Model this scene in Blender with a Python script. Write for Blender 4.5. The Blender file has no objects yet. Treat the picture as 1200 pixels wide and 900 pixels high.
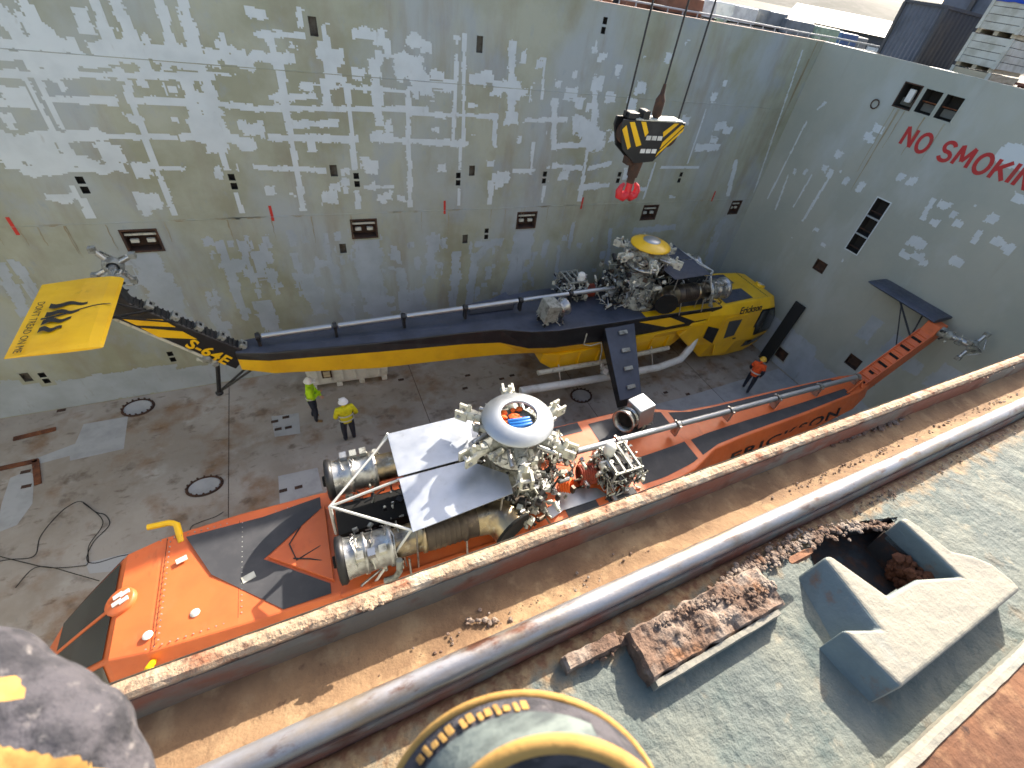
import bpy, bmesh, math, random
import numpy as np
from mathutils import Vector, Matrix, Euler, noise

# ------------------------------------------------------------------ camera, sky, sun, exposure
SC = bpy.context.scene
COL = SC.collection
H = 11.6                                   # camera height above the hold floor
CAM_R = Vector((0.89151445, -0.42672719, 0.15200621))
CAM_U = Vector((0.18582816, 0.65054136, 0.73638566))
CAM_B = Vector((-0.41312211, -0.62825142, 0.65926495))
FPX, PX, PY = 538.0, 637.0, 439.0          # focal length and principal point in 1200 x 900 photo pixels
cam = bpy.data.cameras.new('camera'); camo = bpy.data.objects.new('camera', cam); COL.objects.link(camo)
cam.sensor_width = 36; cam.lens = FPX/1200*36
cam.shift_x = -(PX-600)/1200; cam.shift_y = (PY-450)/1200
cam.clip_start = 0.02; cam.clip_end = 6000
camo.matrix_world = Matrix(((CAM_R.x, CAM_U.x, CAM_B.x, 0), (CAM_R.y, CAM_U.y, CAM_B.y, 0), (CAM_R.z, CAM_U.z, CAM_B.z, H), (0, 0, 0, 1)))
cam.dof.use_dof = True; cam.dof.focus_distance = 1.1; cam.dof.aperture_fstop = 10
SC.camera = camo
SUN_AZ, SUN_EL = math.radians(57), math.radians(29)      # azimuth measured from +y towards +x
W = bpy.data.worlds.new('World'); SC.world = W; W.use_nodes = True
nt = W.node_tree; nt.nodes.clear()
sky = nt.nodes.new('ShaderNodeTexSky'); sky.sky_type = 'NISHITA'; sky.sun_disc = False
sky.sun_elevation = SUN_EL; sky.sun_rotation = SUN_AZ; sky.air_density = 1.0; sky.dust_density = 4.0; sky.ozone_density = .6
bg = nt.nodes.new('ShaderNodeBackground'); bg.inputs[1].default_value = 0.125
wo = nt.nodes.new('ShaderNodeOutputWorld'); nt.links.new(sky.outputs[0], bg.inputs[0]); nt.links.new(bg.outputs[0], wo.inputs[0])
sl = bpy.data.lights.new('sun', 'SUN'); sl.energy = 4.6; sl.angle = math.radians(0.5); sl.color = (1, .91, .78)
so = bpy.data.objects.new('sun', sl); COL.objects.link(so); so.location = (30, 30, 40)
sdir = Vector((math.sin(SUN_AZ)*math.cos(SUN_EL), math.cos(SUN_AZ)*math.cos(SUN_EL), math.sin(SUN_EL)))
so.rotation_euler = sdir.to_track_quat('Z', 'Y').to_euler()
vs = SC.view_settings; vs.view_transform = 'Standard'; vs.look = 'None'; vs.gamma = 1; vs.exposure = 1.5
vs.use_curve_mapping = False

# ------------------------------------------------------------------ photo pixel -> point on a known plane
def ray(u, v): return CAM_R*((u-PX)/FPX) - CAM_U*((v-PY)/FPX) - CAM_B
CAMP = Vector((0, 0, H))
def atz(u, v, z): r = ray(u, v); return CAMP + r*((z-H)/r.z)
def aty(u, v, y): r = ray(u, v); return CAMP + r*(y/r.y)
def atx(u, v, x): r = ray(u, v); return CAMP + r*(x/r.x)

SC.render.engine = 'CYCLES'; SC.cycles.max_bounces = 10; SC.cycles.diffuse_bounces = 6
# ------------------------------------------------------------------ helpers: objects
def link(name, data, parent=None):
    o = bpy.data.objects.new(name, data); COL.objects.link(o)
    if parent is not None: o.parent = parent
    return o
def tag(o, label=None, cat=None, group=None, kind=None):
    if label: o['label'] = label
    if cat: o['category'] = cat
    if group: o['group'] = group
    if kind: o['kind'] = kind
    return o
def thing(name, label, cat, loc=(0, 0, 0), rotz=0, group=None):
    o = link(name, None); o.location = loc; o.rotation_euler = (0, 0, rotz); o.empty_display_size = .2
    return tag(o, label, cat, group)
def frame(d):
    d = Vector(d).normalized(); a = Vector((0, 0, 1)) if abs(d.z) < .9 else Vector((1, 0, 0))
    x = d.cross(a).normalized(); y = d.cross(x); return x, y, d
class MB:
    def __init__(s): s.v = []; s.f = []; s.m = []; s.s = []
    def add(s, vs, fs, m=0, sm=False):
        b = len(s.v); s.v += [tuple(p) for p in vs]
        for f in fs: s.f.append(tuple(b+i for i in f)); s.m.append(m); s.s.append(sm)
    def box(s, c, d, rot=None, m=0, taper=1.0):
        hx, hy, hz = d[0]/2, d[1]/2, d[2]/2; P = []
        for z in (-hz, hz):
            t = taper if z > 0 else 1
            for x, y in ((-hx, -hy), (hx, -hy), (hx, hy), (-hx, hy)):
                p = Vector((x*t, y*t, z))
                if rot is not None: p = rot @ p
                P.append(p + Vector(c))
        s.add(P, [(3, 2, 1, 0), (4, 5, 6, 7), (0, 1, 5, 4), (1, 2, 6, 5), (2, 3, 7, 6), (3, 0, 4, 7)], m)
    def cyl(s, a, b, r0, r1=None, n=10, caps=True, m=0, sm=True):
        a, b = Vector(a), Vector(b); r1 = r0 if r1 is None else r1; x, y, d = frame(b-a); P = []
        for q, r in ((a, r0), (b, r1)):
            for i in range(n):
                t = 2*math.pi*i/n; P.append(q + x*(r*math.cos(t)) + y*(r*math.sin(t)))
        s.add(P, [(i, (i+1) % n, n+(i+1) % n, n+i)[::-1] for i in range(n)], m, sm)
        if caps: s.add(P[:n], [tuple(range(n))], m); s.add(P[n:], [tuple(range(n))[::-1]], m)
    def tube(s, pts, r, n=6, m=0):
        pts = [Vector(p) for p in pts]; P = []; k = len(pts); x0 = None
        for i, p in enumerate(pts):
            d = (pts[min(i+1, k-1)]-pts[max(i-1, 0)]).normalized()
            if x0 is None: x0 = frame(d)[0]
            x0 = (x0 - d*x0.dot(d)).normalized(); y = d.cross(x0); rr = r[i] if isinstance(r, (list, tuple)) else r
            for j in range(n):
                t = 2*math.pi*j/n; P.append(p + x0*(rr*math.cos(t)) + y*(rr*math.sin(t)))
        F = [(i*n+j, i*n+(j+1) % n, (i+1)*n+(j+1) % n, (i+1)*n+j) for i in range(k-1) for j in range(n)]
        s.add(P, F, m, True); s.add(P[:n], [tuple(range(n))[::-1]], m); s.add(P[-n:], [tuple(range(n))], m)
    def lathe(s, prof, o=(0, 0, 0), axis=(0, 0, 1), n=20, m=0, sm=True):     # prof: (radius, along axis)
        x, y, d = frame(axis); o = Vector(o); P = []
        for r, h in prof:
            for j in range(n):
                t = 2*math.pi*j/n; P.append(o + d*h + x*(r*math.cos(t)) + y*(r*math.sin(t)))
        s.add(P, [(i*n+j, (i+1)*n+j, (i+1)*n+(j+1) % n, i*n+(j+1) % n) for i in range(len(prof)-1) for j in range(n)], m, sm)
    def loft(s, rings, mats=None, caps=True, m=0, sm=False):
        n = len(rings[0]); P = [p for r in rings for p in r]
        b = len(s.v); s.v += [tuple(p) for p in P]
        for i in range(len(rings)-1):
            for j in range(n):
                s.f.append((b+i*n+j, b+i*n+(j+1) % n, b+(i+1)*n+(j+1) % n, b+(i+1)*n+j)); s.m.append(mats[j] if mats else m); s.s.append(sm)
        if caps:
            s.f.append(tuple(b+i for i in range(n))[::-1]); s.m.append(m); s.s.append(False)
            e = b+(len(rings)-1)*n; s.f.append(tuple(e+i for i in range(n))); s.m.append(m); s.s.append(False)
    def prism(s, poly, d, m=0):            # poly: list of 3-D points, d: extrusion vector
        n = len(poly); d = Vector(d); P = [Vector(p) for p in poly] + [Vector(p)+d for p in poly]
        s.add(P, [tuple(range(n))[::-1], tuple(range(n, 2*n))] + [(i, (i+1) % n, n+(i+1) % n, n+i) for i in range(n)], m)
    def build(s, name, mats, parent=None, bevel=0, fix=True, smooth_all=False):
        me = bpy.data.meshes.new(name); me.from_pydata(s.v, [], s.f)
        for mt in (mats if isinstance(mats, (list, tuple)) else [mats]): me.materials.append(mt)
        me.polygons.foreach_set('material_index', s.m)
        me.polygons.foreach_set('use_smooth', [bool(q or smooth_all) for q in s.s])
        if fix:
            bm = bmesh.new(); bm.from_mesh(me); bmesh.ops.recalc_face_normals(bm, faces=bm.faces); bm.to_mesh(me); bm.free()
        me.update(); o = link(name, me, parent)
        if bevel:
            b = o.modifiers.new('bevel', 'BEVEL'); b.width = bevel; b.segments = 2; b.limit_method = 'ANGLE'; b.angle_limit = .6
        return o
def text_mesh(name, body, size, mat, parent=None, mw=None, offset=0.0, extrude=.002, shear=0, space=1.0, align='LEFT'):
    c = bpy.data.curves.new(name, 'FONT'); c.body = body; c.size = size; c.offset = offset; c.extrude = extrude; c.shear = shear
    c.space_character = space; c.align_x = align; c.resolution_u = 3
    t = bpy.data.objects.new(name, c); COL.objects.link(t)
    dg = bpy.context.evaluated_depsgraph_get(); me = bpy.data.meshes.new_from_object(t.evaluated_get(dg))
    bpy.data.objects.remove(t); me.materials.clear(); me.materials.append(mat)
    o = link(name, me, parent)
    if mw is not None: o.matrix_local = mw
    return o
def mtx(o, x, y):          # local frame: origin, x axis, y axis
    x = Vector(x).normalized(); y = Vector(y); y = (y - x*y.dot(x)).normalized(); z = x.cross(y)
    return Matrix(((x.x, y.x, z.x, o[0]), (x.y, y.y, z.y, o[1]), (x.z, y.z, z.z, o[2]), (0, 0, 0, 1)))

# ------------------------------------------------------------------ helpers: materials
def srgb(r, g, b):
    f = lambda c: (c/255/12.92) if c/255 <= .04045 else ((c/255+.055)/1.055)**2.4
    return (f(r), f(g), f(b))
def mat(name, col, rough=.6, metal=0, spec=.5, layers=(), bump=(), coat=0, stretch=(1, 1, 1), rvar=0):
    """layers: (colour, noise scale, low, high, detail, stretch) painted over the base through noise; bump: (scale, strength, distance)"""
    m = bpy.data.materials.new(name); m.use_nodes = True; nt = m.node_tree; N, L = nt.nodes, nt.links
    p = N['Principled BSDF']; p.inputs['Roughness'].default_value = rough; p.inputs['Metallic'].default_value = metal
    p.inputs['Specular IOR Level'].default_value = spec
    if coat: p.inputs['Coat Weight'].default_value = coat; p.inputs['Coat Roughness'].default_value = .12
    tc = N.new('ShaderNodeTexCoord'); cur = None
    def nz(scale, detail, st, seed):
        mp = N.new('ShaderNodeMapping'); mp.inputs['Scale'].default_value = st; mp.inputs['Location'].default_value = (seed*3.1, seed*1.7, seed*.9)
        L.new(tc.outputs['Object'], mp.inputs['Vector'])
        n = N.new('ShaderNodeTexNoise'); n.inputs['Scale'].default_value = scale; n.inputs['Detail'].default_value = detail; n.inputs['Roughness'].default_value = .6
        L.new(mp.outputs[0], n.inputs['Vector']); return n
    rgb = N.new('ShaderNodeRGB'); rgb.outputs[0].default_value = (*col, 1); cur = rgb.outputs[0]
    for i, ly in enumerate(layers):
        c, sc, lo, hi = ly[:4]; det = ly[4] if len(ly) > 4 else 6; st = ly[5] if len(ly) > 5 else stretch; op = ly[6] if len(ly) > 6 else 1
        n = nz(sc, det, st, i+1); mr = N.new('ShaderNodeMapRange'); mr.inputs[1].default_value = lo; mr.inputs[2].default_value = hi; mr.inputs[4].default_value = op
        L.new(n.outputs[0], mr.inputs[0]); mx = N.new('ShaderNodeMix'); mx.data_type = 'RGBA'
        L.new(mr.outputs[0], mx.inputs[0]); L.new(cur, mx.inputs[6]); mx.inputs[7].default_value = (*c, 1); cur = mx.outputs[2]
    L.new(cur, p.inputs['Base Color'])
    if rvar:
        n = nz(6, 5, stretch, 9); mr = N.new('ShaderNodeMapRange'); mr.inputs[1].default_value = .3; mr.inputs[2].default_value = .7
        mr.inputs[3].default_value = max(.02, rough-rvar); mr.inputs[4].default_value = min(1, rough+rvar); L.new(n.outputs[0], mr.inputs[0]); L.new(mr.outputs[0], p.inputs['Roughness'])
    prev = None
    for i, (sc, st, di) in enumerate(bump):
        n = nz(sc, 7, stretch, 20+i); b = N.new('ShaderNodeBump'); b.inputs['Strength'].default_value = st; b.inputs['Distance'].default_value = di
        L.new(n.outputs[0], b.inputs['Height'])
        if prev: L.new(prev, b.inputs['Normal'])
        prev = b.outputs[0]
    if prev: L.new(prev, p.inputs['Normal'])
    return m
M = {}
M['wall'] = mat('wall_paint', srgb(164, 166, 150), .62, layers=[
    (srgb(146, 147, 126), .55, .40, .60, 6), (srgb(160, 166, 166), .35, .46, .62, 5, (1, 1, .6)), (srgb(150, 158, 166), .9, .56, .70, 7, (1, 1, .7), .7), (srgb(132, 124, 104), .8, .60, .78, 9, (1, 1, .5), .6), (srgb(138, 130, 112), 1.6, .52, .74, 8, (1, 1, .18), .65),
    (srgb(128, 106, 80), 2.6, .66, .82, 8, (1, 1, .12), .6), (srgb(140, 150, 156), 5, .60, .72, 7, (1, 1, .5), .45)], bump=[(.8, .25, .05), (14, .08, .01)], rvar=.12)
M['wall_patch'] = mat('touch_up_grey', srgb(196, 203, 206), .55, layers=[(srgb(186, 193, 196), 1.3, .45, .65, 5), (srgb(150, 150, 140), 6, .64, .80, 6, (1, 1, .3), .6)], bump=[(10, .08, .01)], rvar=.1)
M['wall_patch_low'] = mat('primer_grey', srgb(166, 174, 182), .55, layers=[(srgb(154, 162, 168), 1.1, .42, .62, 5), (srgb(118, 112, 100), 5, .60, .80, 6, (1, 1, .25), .7)], bump=[(10, .08, .01)], rvar=.1)
M['end_wall'] = mat('end_wall_paint', srgb(164, 166, 156), .6, layers=[
    (srgb(155, 159, 150), .45, .42, .62, 5), (srgb(170, 175, 172), .6, .52, .7, 4, (1, 1, .5)), (srgb(146, 140, 124), 1.7, .60, .8, 8, (1, 1, .15), .5),
    (srgb(116, 92, 64), 2.4, .70, .84, 8, (1, 1, .1), .6)], bump=[(.8, .25, .05), (14, .08, .01)], rvar=.12)
M['floor'] = mat('hold_floor_steel', srgb(164, 156, 146), .72, layers=[
    (srgb(146, 136, 124), .5, .42, .6, 8), (srgb(174, 168, 160), 1.1, .56, .70, 8, (1, 1, 1), .8), (srgb(132, 106, 82), .9, .52, .68, 9), (srgb(92, 76, 62), 1.9, .57, .72, 9, (1, 1, 1), .85),
    (srgb(138, 132, 126), 8, .62, .72, 6, (1, .35, 1), .6), (srgb(84, 62, 44), 5, .60, .74, 8, (.4, 1, 1), .8)], bump=[(2.5, .25, .03), (28, .2, .01)], rvar=.15)
M['floor_patch'] = mat('floor_grey_paint', srgb(168, 168, 168), .6, layers=[(srgb(152, 152, 152), 2, .45, .65, 7), (srgb(104, 92, 80), 6, .63, .78, 8, (1, 1, 1), .7)], bump=[(20, .12, .01)], rvar=.1)
M['rust'] = mat('rust', srgb(112, 66, 40), .9, layers=[(srgb(74, 42, 28), 4, .42, .62, 9), (srgb(150, 96, 56), 9, .55, .72, 9)], bump=[(14, .6, .03)])
M['rust_dark'] = mat('dark_rust', srgb(62, 46, 38), .9, layers=[(srgb(86, 58, 42), 5, .45, .65, 8)], bump=[(12, .4, .02)])
M['recess'] = mat('grey_recess', srgb(96, 92, 84), .8, layers=[(srgb(70, 60, 50), 5, .45, .65, 7)])
M['black'] = mat('black_paint', (.012, .012, .014), .42, layers=[((.03, .03, .032), 3, .5, .75, 6)], rvar=.12)
M['dark_hole'] = mat('dark_recess', (.02, .018, .016), .85)
M['slate'] = mat('slate_grip_paint', srgb(66, 72, 88), .5, layers=[(srgb(56, 61, 74), 1.4, .42, .62, 5), (srgb(84, 86, 96), 6, .62, .78, 6, (1, 1, 1), .5)], bump=[(60, .08, .005)], rvar=.1)
M['walkway'] = mat('walkway_grip', srgb(56, 57, 62), .75, layers=[(srgb(68, 68, 72), 2.2, .45, .65, 6), (srgb(74, 74, 78), 9, .66, .8, 7, (1, 1, 1), .5)], bump=[(120, .25, .004)])
M['yellow'] = mat('yellow_paint', srgb(236, 186, 16), .38, coat=.2, layers=[(srgb(222, 170, 14), 1.3, .45, .65, 5), (srgb(140, 108, 36), 6, .64, .82, 9, (1, .5, 1), .6)], bump=[(1.3, .10, .03)], rvar=.08)
M['orange'] = mat('orange_paint', srgb(212, 106, 54), .5, coat=.1, layers=[(srgb(198, 96, 50), 1.1, .42, .62, 6), (srgb(196, 112, 68), 2.3, .56, .72, 7, (1, 1, 1), .7), (srgb(122, 62, 40), 5, .62, .80, 9, (1, .4, 1), .6)], bump=[(1.3, .12, .03)], rvar=.1)
M['silver'] = mat('brushed_aluminium', (.46, .48, .50), .46, .9, layers=[((.41, .43, .46), 1.5, .42, .62, 5)], bump=[(3, .03, .02)], rvar=.06)
M['sheet'] = mat('dull_aluminium_sheet', (.44, .47, .52), .45, .85, layers=[((.38, .41, .46), 1.2, .42, .62, 6), ((.30, .31, .33), 5, .62, .78, 7, (1, 1, 1), .6)], rvar=.08)
M['steel'] = mat('bare_steel', (.48, .48, .47), .36, .9, layers=[((.26, .25, .24), 6, .48, .68, 7)], rvar=.15)
M['titan'] = mat('heat_tinted_titanium', (.40, .32, .20), .36, 1, layers=[((.18, .15, .13), 3, .45, .65, 6), ((.5, .45, .36), 7, .56, .7, 6)], rvar=.1)
M['exhaust'] = mat('sooty_exhaust', (.10, .08, .065), .5, .8, layers=[((.28, .22, .15), 2.5, .52, .72, 6)], rvar=.12)
M['mattblack'] = mat('matt_black', (.006, .006, .006), .95)  # plain matt black for duct mouths, vanes, slots, fan and joints
M['castgrey'] = mat('cast_grey', srgb(150, 152, 146), .5, .2, layers=[(srgb(96, 94, 86), 7, .48, .66, 7), (srgb(60, 54, 46), 12, .62, .76, 7)], rvar=.15)
M['cream'] = mat('cream_primer', srgb(196, 194, 180), .5, layers=[(srgb(140, 136, 120), 7, .52, .7, 7)])
M['whitep'] = mat('white_paint', srgb(216, 216, 212), .45, layers=[(srgb(186, 184, 176), 2.4, .48, .68, 6), (srgb(140, 126, 108), 7, .66, .82, 8, (1, 1, 1), .6)])
M['glass'] = mat('tinted_glass', (.05, .052, .048), .10, spec=.8)
M['rubber'] = mat('rubber', (.012, .012, .012), .8)
M['redhook'] = mat('red_hook_paint', srgb(196, 40, 48), .45, layers=[(srgb(150, 50, 52), 5, .5, .7, 6)])
M['redtext'] = mat('red_stencil_paint', srgb(176, 44, 44), .65, layers=[(srgb(150, 62, 58), 5, .52, .7, 7)])
M['redmark'] = mat('red_mark_paint', srgb(190, 48, 38), .65)
M['cable'] = mat('wire_rope', (.03, .03, .032), .6, .4)
M['bluecloth'] = mat('blue_plastic', srgb(30, 110, 190), .4)
M['orangecloth'] = mat('orange_rag', srgb(226, 100, 30), .7)
M['redduct'] = mat('red_brown_hose', srgb(150, 62, 40), .6, layers=[(srgb(100, 44, 32), 6, .45, .65, 6)])
# ------------------------------------------------------------------ the hold: floor and walls
YB, XR, ZT = 13.645, 17.77, 11.085
XL = -16.0
def grid_sheet(mb, us, vs, holes, fn, m=0):
    """a sheet with rectangular holes; us, vs include the hole edges"""
    us = sorted(set(round(a, 4) for a in us)); vs = sorted(set(round(a, 4) for a in vs))
    P = [fn(a, b) for b in vs for a in us]; n = len(us); F = []
    for j in range(len(vs)-1):
        for i in range(n-1):
            ca, cb = (us[i]+us[i+1])/2, (vs[j]+vs[j+1])/2
            if any(h[0] < ca < h[1] and h[2] < cb < h[3] for h in holes): continue
            F.append((j*n+i, j*n+i+1, (j+1)*n+i+1, (j+1)*n+i))
    mb.add(P, F, m)
def wall(name, label, fn, u0, u1, holes, material):
    mb = MB(); us = [u0, u1] + [a for h in holes for a in h[:2]]; vs = [0, ZT] + [a for h in holes for a in h[2:4]]
    grid_sheet(mb, us, vs, holes, fn)
    o = mb.build(name, material, fix=False); tag(o, label, 'wall'); return o
def pocket(parent, fn, h, depth, name='lashing_pocket', mats=None, bars=None):
    """open-fronted box let into the wall; fn(u, v, d) gives a point d metres behind the wall face"""
    a, b, c, d = h; mb = MB(); q = [(a, c), (b, c), (b, d), (a, d)]
    fr = [fn(*p, 0) for p in q]; bk = [fn(*p, depth) for p in q]
    mb.add(fr+bk, [(4, 5, 6, 7), (0, 1, 5, 4), (1, 2, 6, 5), (2, 3, 7, 6), (3, 0, 4, 7)])
    o = mb.build(name, mats or M['rust_dark'], parent, fix=False)
    return o
bwf = lambda u, v, d=0: Vector((u, YB+d, v))
rwf = lambda u, v, d=0: Vector((XR+d, u, v))          # u runs along y
def bw(px, w, h):       # rectangle on the back wall centred on a photo pixel
    p = aty(px[0], px[1], YB); return (p.x-w/2, p.x+w/2, p.z-h/2, p.z+h/2)
def rw(px, w, h):
    p = atx(px[0], px[1], XR); return (p.y-w/2, p.y+w/2, p.z-h/2, p.z+h/2)
big = [bw(q, .66, .52) for q in ((167, 282), (427, 268), (617, 258), (761, 249))] + [bw((861, 243), .5, .52)]
small = [bw(q, .17, .36) for q in ((367, 31), (562, 52))] + [bw(q, .18, .30) for q in ((391, 200), (553, 200), (545, 280), (402, 291), (31, 442))]
twin = []
for q in ((97, 217), (273, 213), (418, 211), (537, 210), (638, 208), (725, 208), (797, 208), (52, 443), (201, 418), (708, 30), (570, 274)):
    a = bw(q, .14, .38); twin += [(a[0], a[1], a[2], a[2]+.16), (a[0], a[1], a[2]+.22, a[3])]
holes_b = big + small + twin
wb = wall('hold_wall', 'long grey-green steel hold wall covered in pale paint patches, behind the yellow helicopter', lambda u, v: bwf(u, v), XL, XR, holes_b, M['wall'])
def bars(parent, fn, h, n=2):
    a, b, c, d = h; mb = MB(); w = b-a; hh = d-c
    for i in range(n):
        cu = a + w*(i+.5)/n
        mb.box(fn(cu, c+hh*.45, .08), (w/n*.5, .07, .09) if fn is bwf else (.07, w/n*.5, .09))
    mb.box(fn((a+b)/2, c+hh*.78, .07), (w*.96, .05, .05) if fn is bwf else (.05, w*.96, .05))
    mb.build('lashing_bar', M['cream'] if n == 2 else M['rust'], parent)
def rim(parent, fn, h, t=.05, p=.02, m='rust_dark'):
    a, b, c, d = h; mb = MB(); ax = fn is bwf
    for cu, cv, su, sv in (((a+b)/2, c-t/2, b-a+2*t, t), ((a+b)/2, d+t/2, b-a+2*t, t), (a-t/2, (c+d)/2, t, d-c), (b+t/2, (c+d)/2, t, d-c)):
        mb.box(fn(cu, cv, -p/2+.002), (su, p, sv) if ax else (p, su, sv))
    mb.build('rim', M[m], parent)
for h in big:
    o = pocket(wb, bwf, h, .28); bars(o, bwf, h); rim(o, bwf, h, .045)
for h in small: rim(pocket(wb, bwf, h, .1, 'wall_recess', M['recess']), bwf, h, .02, .012, 'wall')
for h in twin: pocket(wb, bwf, h, .14, 'lashing_socket', M['dark_hole'])
win = [rw((1064, 112), .54, .62), rw((1088, 120), .52, .62), rw((1112, 127), .52, .62)]
za = [w[2] for w in win]; win = [(w[0], w[1], za[1], za[1]+.62) for w in win]
lp0, lp1 = atx(1031, 237, XR), atx(1000, 296, XR)
lad_y = (lp0.y+lp1.y)/2; lz0, lz1 = lp1.z, lp0.z+.1; step = (lz1-lz0-.1)/3
lad = [(lad_y-.24, lad_y+.24, lz0+i*(step+.05), lz0+i*(step+.05)+step) for i in range(3)]
rsm = [rw((961, 312), .42, .36), rw((1000, 424), .45, .4), rw((916, 415), .45, .4)]
holes_r = win + lad + rsm
we = wall('hold_wall', 'steel end wall of the hold with red NO SMOKING lettering', lambda u, v: rwf(u, v), -.4, YB, holes_r, M['end_wall'])
for i, h in enumerate(win):
    o = pocket(we, rwf, h, .4, 'ladder_recess', M['dark_hole']); rim(o, rwf, h, .035, .014, 'end_wall' if i else 'rust_dark')
    mb = MB()
    if i == 0: mb.box(rwf((h[0]+h[1])/2-.02, (h[2]+h[3])/2+.02, .12), (.1, .2, .36)); mb.build('hand_hold', M['whitep'], o, .02)
    else: mb.cyl(rwf(h[0], h[2]+.3, .15), rwf(h[1], h[2]+.3, .15), .02); mb.build('rung', M['rust'], o)
for h in lad:
    o = pocket(we, rwf, h, .35, 'ladder_recess', M['dark_hole']); rim(o, rwf, h, .035, .014, 'wall_patch')
    mb = MB(); mb.cyl(rwf(h[0], h[2]+.15, .1), rwf(h[1], h[2]+.15, .1), .018); mb.build('rung', M['rust_dark'], o)
for h in rsm: rim(pocket(we, rwf, h, .12, 'wall_recess', M['rust_dark']), rwf, h, .03)
mb = MB(); c = atx(1026, 122, XR)
mb.tube([c+Vector((-.04, .13*math.cos(t/12*2*math.pi), .13*math.sin(t/12*2*math.pi))) for t in range(13)], .02); mb.build('shackle_ring', M['rust_dark'], we)
wl = wall('hold_wall', 'grey steel hold wall at the far end beside the yellow tail', lambda u, v: Vector((XL, u, v)), -.4, YB, [], M['end_wall'])
wn = wall('hold_wall', 'grey steel hold wall under the rusty hatch coaming', lambda u, v: Vector((u, .236, v)), XL, XR, [], M['end_wall'])
# NO SMOKING
pn = atx(1054, 168, XR); pt = atx(1063, 151, XR); pk = atx(1199, 222, XR)
hgt = .50
def ribbon(mb, pts, w, fn, off):
    n = len(pts); P = []
    for i, p in enumerate(pts):
        a = Vector(pts[max(0, i-1)]); b = Vector(pts[min(n-1, i+1)]); d0 = (Vector(p)-a) if i else (b-Vector(p)); d1 = (b-Vector(p)) if i < n-1 else d0
        n0 = Vector((-d0.y, d0.x)).normalized(); n1 = Vector((-d1.y, d1.x)).normalized(); m_ = (n0+n1); m_ = m_.normalized() if m_.length > .2 else n0
        k = w/2/max(.45, m_.dot(n0)); q = Vector(p); P += [fn(*(q+m_*k), off), fn(*(q-m_*k), off)]
    mb.add(P, [(2*i, 2*i+1, 2*i+3, 2*i+2) for i in range(n-1)])
arc = lambda cx, cy, rx, ry, a0, a1, n=14: [(cx+rx*math.cos(math.radians(a0+(a1-a0)*i/n)), cy+ry*math.sin(math.radians(a0+(a1-a0)*i/n))) for i in range(n+1)]
GL = {'N': [[(0, 0), (0, 1)], [(0, 1), (.62, 0)], [(.62, 0), (.62, 1)]], 'O': [arc(.36, .5, .36, .5, 0, 360, 22)], 'S': [arc(.33, .74, .29, .26, 20, 250, 10)+arc(.33, .25, .31, .25, 80, -165, 10)],
      'M': [[(0, 0), (.06, 1)], [(.06, 1), (.4, .2)], [(.4, .2), (.74, 1)], [(.74, 1), (.8, 0)]], 'K': [[(0, 0), (0, 1)], [(.62, 1), (.03, .42)], [(.2, .55), (.66, 0)]], 'I': [[(0, 0), (0, 1)]], 'G': [arc(.38, .5, .36, .5, 45, 330, 16), [(.72, .02), (.72, .45), (.42, .45)]]}
y_ = 9.26; k_ = 0
for ch, adv in zip('NO SMOKING', (.96, 1.16, .36, .93, 1.13, 1.02, .92, .32, .95, 1)):
    if ch != ' ':
        mb = MB()
        for q in GL[ch]: k_ += 1; ribbon(mb, [(y_-x*hgt, 9.05+z*hgt+.02*math.sin(k_)) for x, z in q], .105, rwf, -.0065-.0005*(k_ % 4))
        mb.build('painted_letter', M['redtext'], we, fix=False)
    y_ -= adv*hgt
# touch-up paint, rasterised on a fine grid so that no two sheets overlap
def paint(parent, fn, u0, u1, v0, v1, strips, blobs, material, seed, skip, cell=.032, off=-.004, name='touch_up_paint', zlim=None):
    nu, nv = int((u1-u0)/cell), int((v1-v0)/cell); G = np.zeros((nv, nu), bool); R = np.random.RandomState(seed)
    uu = u0+(np.arange(nu)+.5)*cell; vv = v0+(np.arange(nv)+.5)*cell; UU, VV = np.meshgrid(uu, vv)
    def rough(k):     # blocky jitter field
        b = R.rand(nv//k+2, nu//k+2); return np.kron(b, np.ones((k, k)))[:nv, :nu]-.5
    J = rough(9)*.18 + rough(4)*.10 + rough(1)*.03; J2 = rough(7)*.18 + rough(3)*.07 + rough(1)*.03
    for (a, b, w) in strips:
        du, dv = b[0]-a[0], b[1]-a[1]; L2 = max(1e-6, du*du+dv*dv)
        t = np.clip(((UU-a[0])*du+(VV-a[1])*dv)/L2, 0, 1)
        px, py = np.abs(UU-(a[0]+t*du)), np.abs(VV-(a[1]+t*dv))
        d = np.maximum(px, py); w = w*.68 if name == 'touch_up_paint' else w
        G |= d < (w/2 + (J if w > .3 else J2*.55)*min(1, w/.3))
    for (cu, cv, w, h) in blobs:
        G |= (np.abs(UU-cu) < w/2+J2*.5) & (np.abs(VV-cv) < h/2+J2*.5)
    for h in skip:
        G &= ~((UU > h[0]-.09) & (UU < h[1]+.09) & (VV > h[2]-.09) & (VV < h[3]+.09))
    mb = MB(); used = np.zeros_like(G)
    for j in range(nv):
        i = 0
        while i < nu:
            if G[j, i] and not used[j, i]:
                k = i
                while k < nu and G[j, k] and not used[j, k]: k += 1
                e = j+1
                while e < nv and G[e, i:k].all() and not used[e, i:k].any() and not (i > 0 and G[e, i-1]) and not (k < nu and G[e, k]): e += 1
                used[j:e, i:k] = True
                a, b, c, d = u0+i*cell, u0+k*cell, v0+j*cell, v0+e*cell
                mb.add([fn(a, c, off), fn(b, c, off), fn(b, d, off), fn(a, d, off)], [(0, 1, 2, 3)]); i = k
            else: i += 1
    return mb.build(name, material, parent, fix=False)
def bp(u, v): p = aty(u, v, YB); return (p.x, p.z)
def rp(u, v): p = atx(u, v, XR); return (p.y, p.z)
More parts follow.
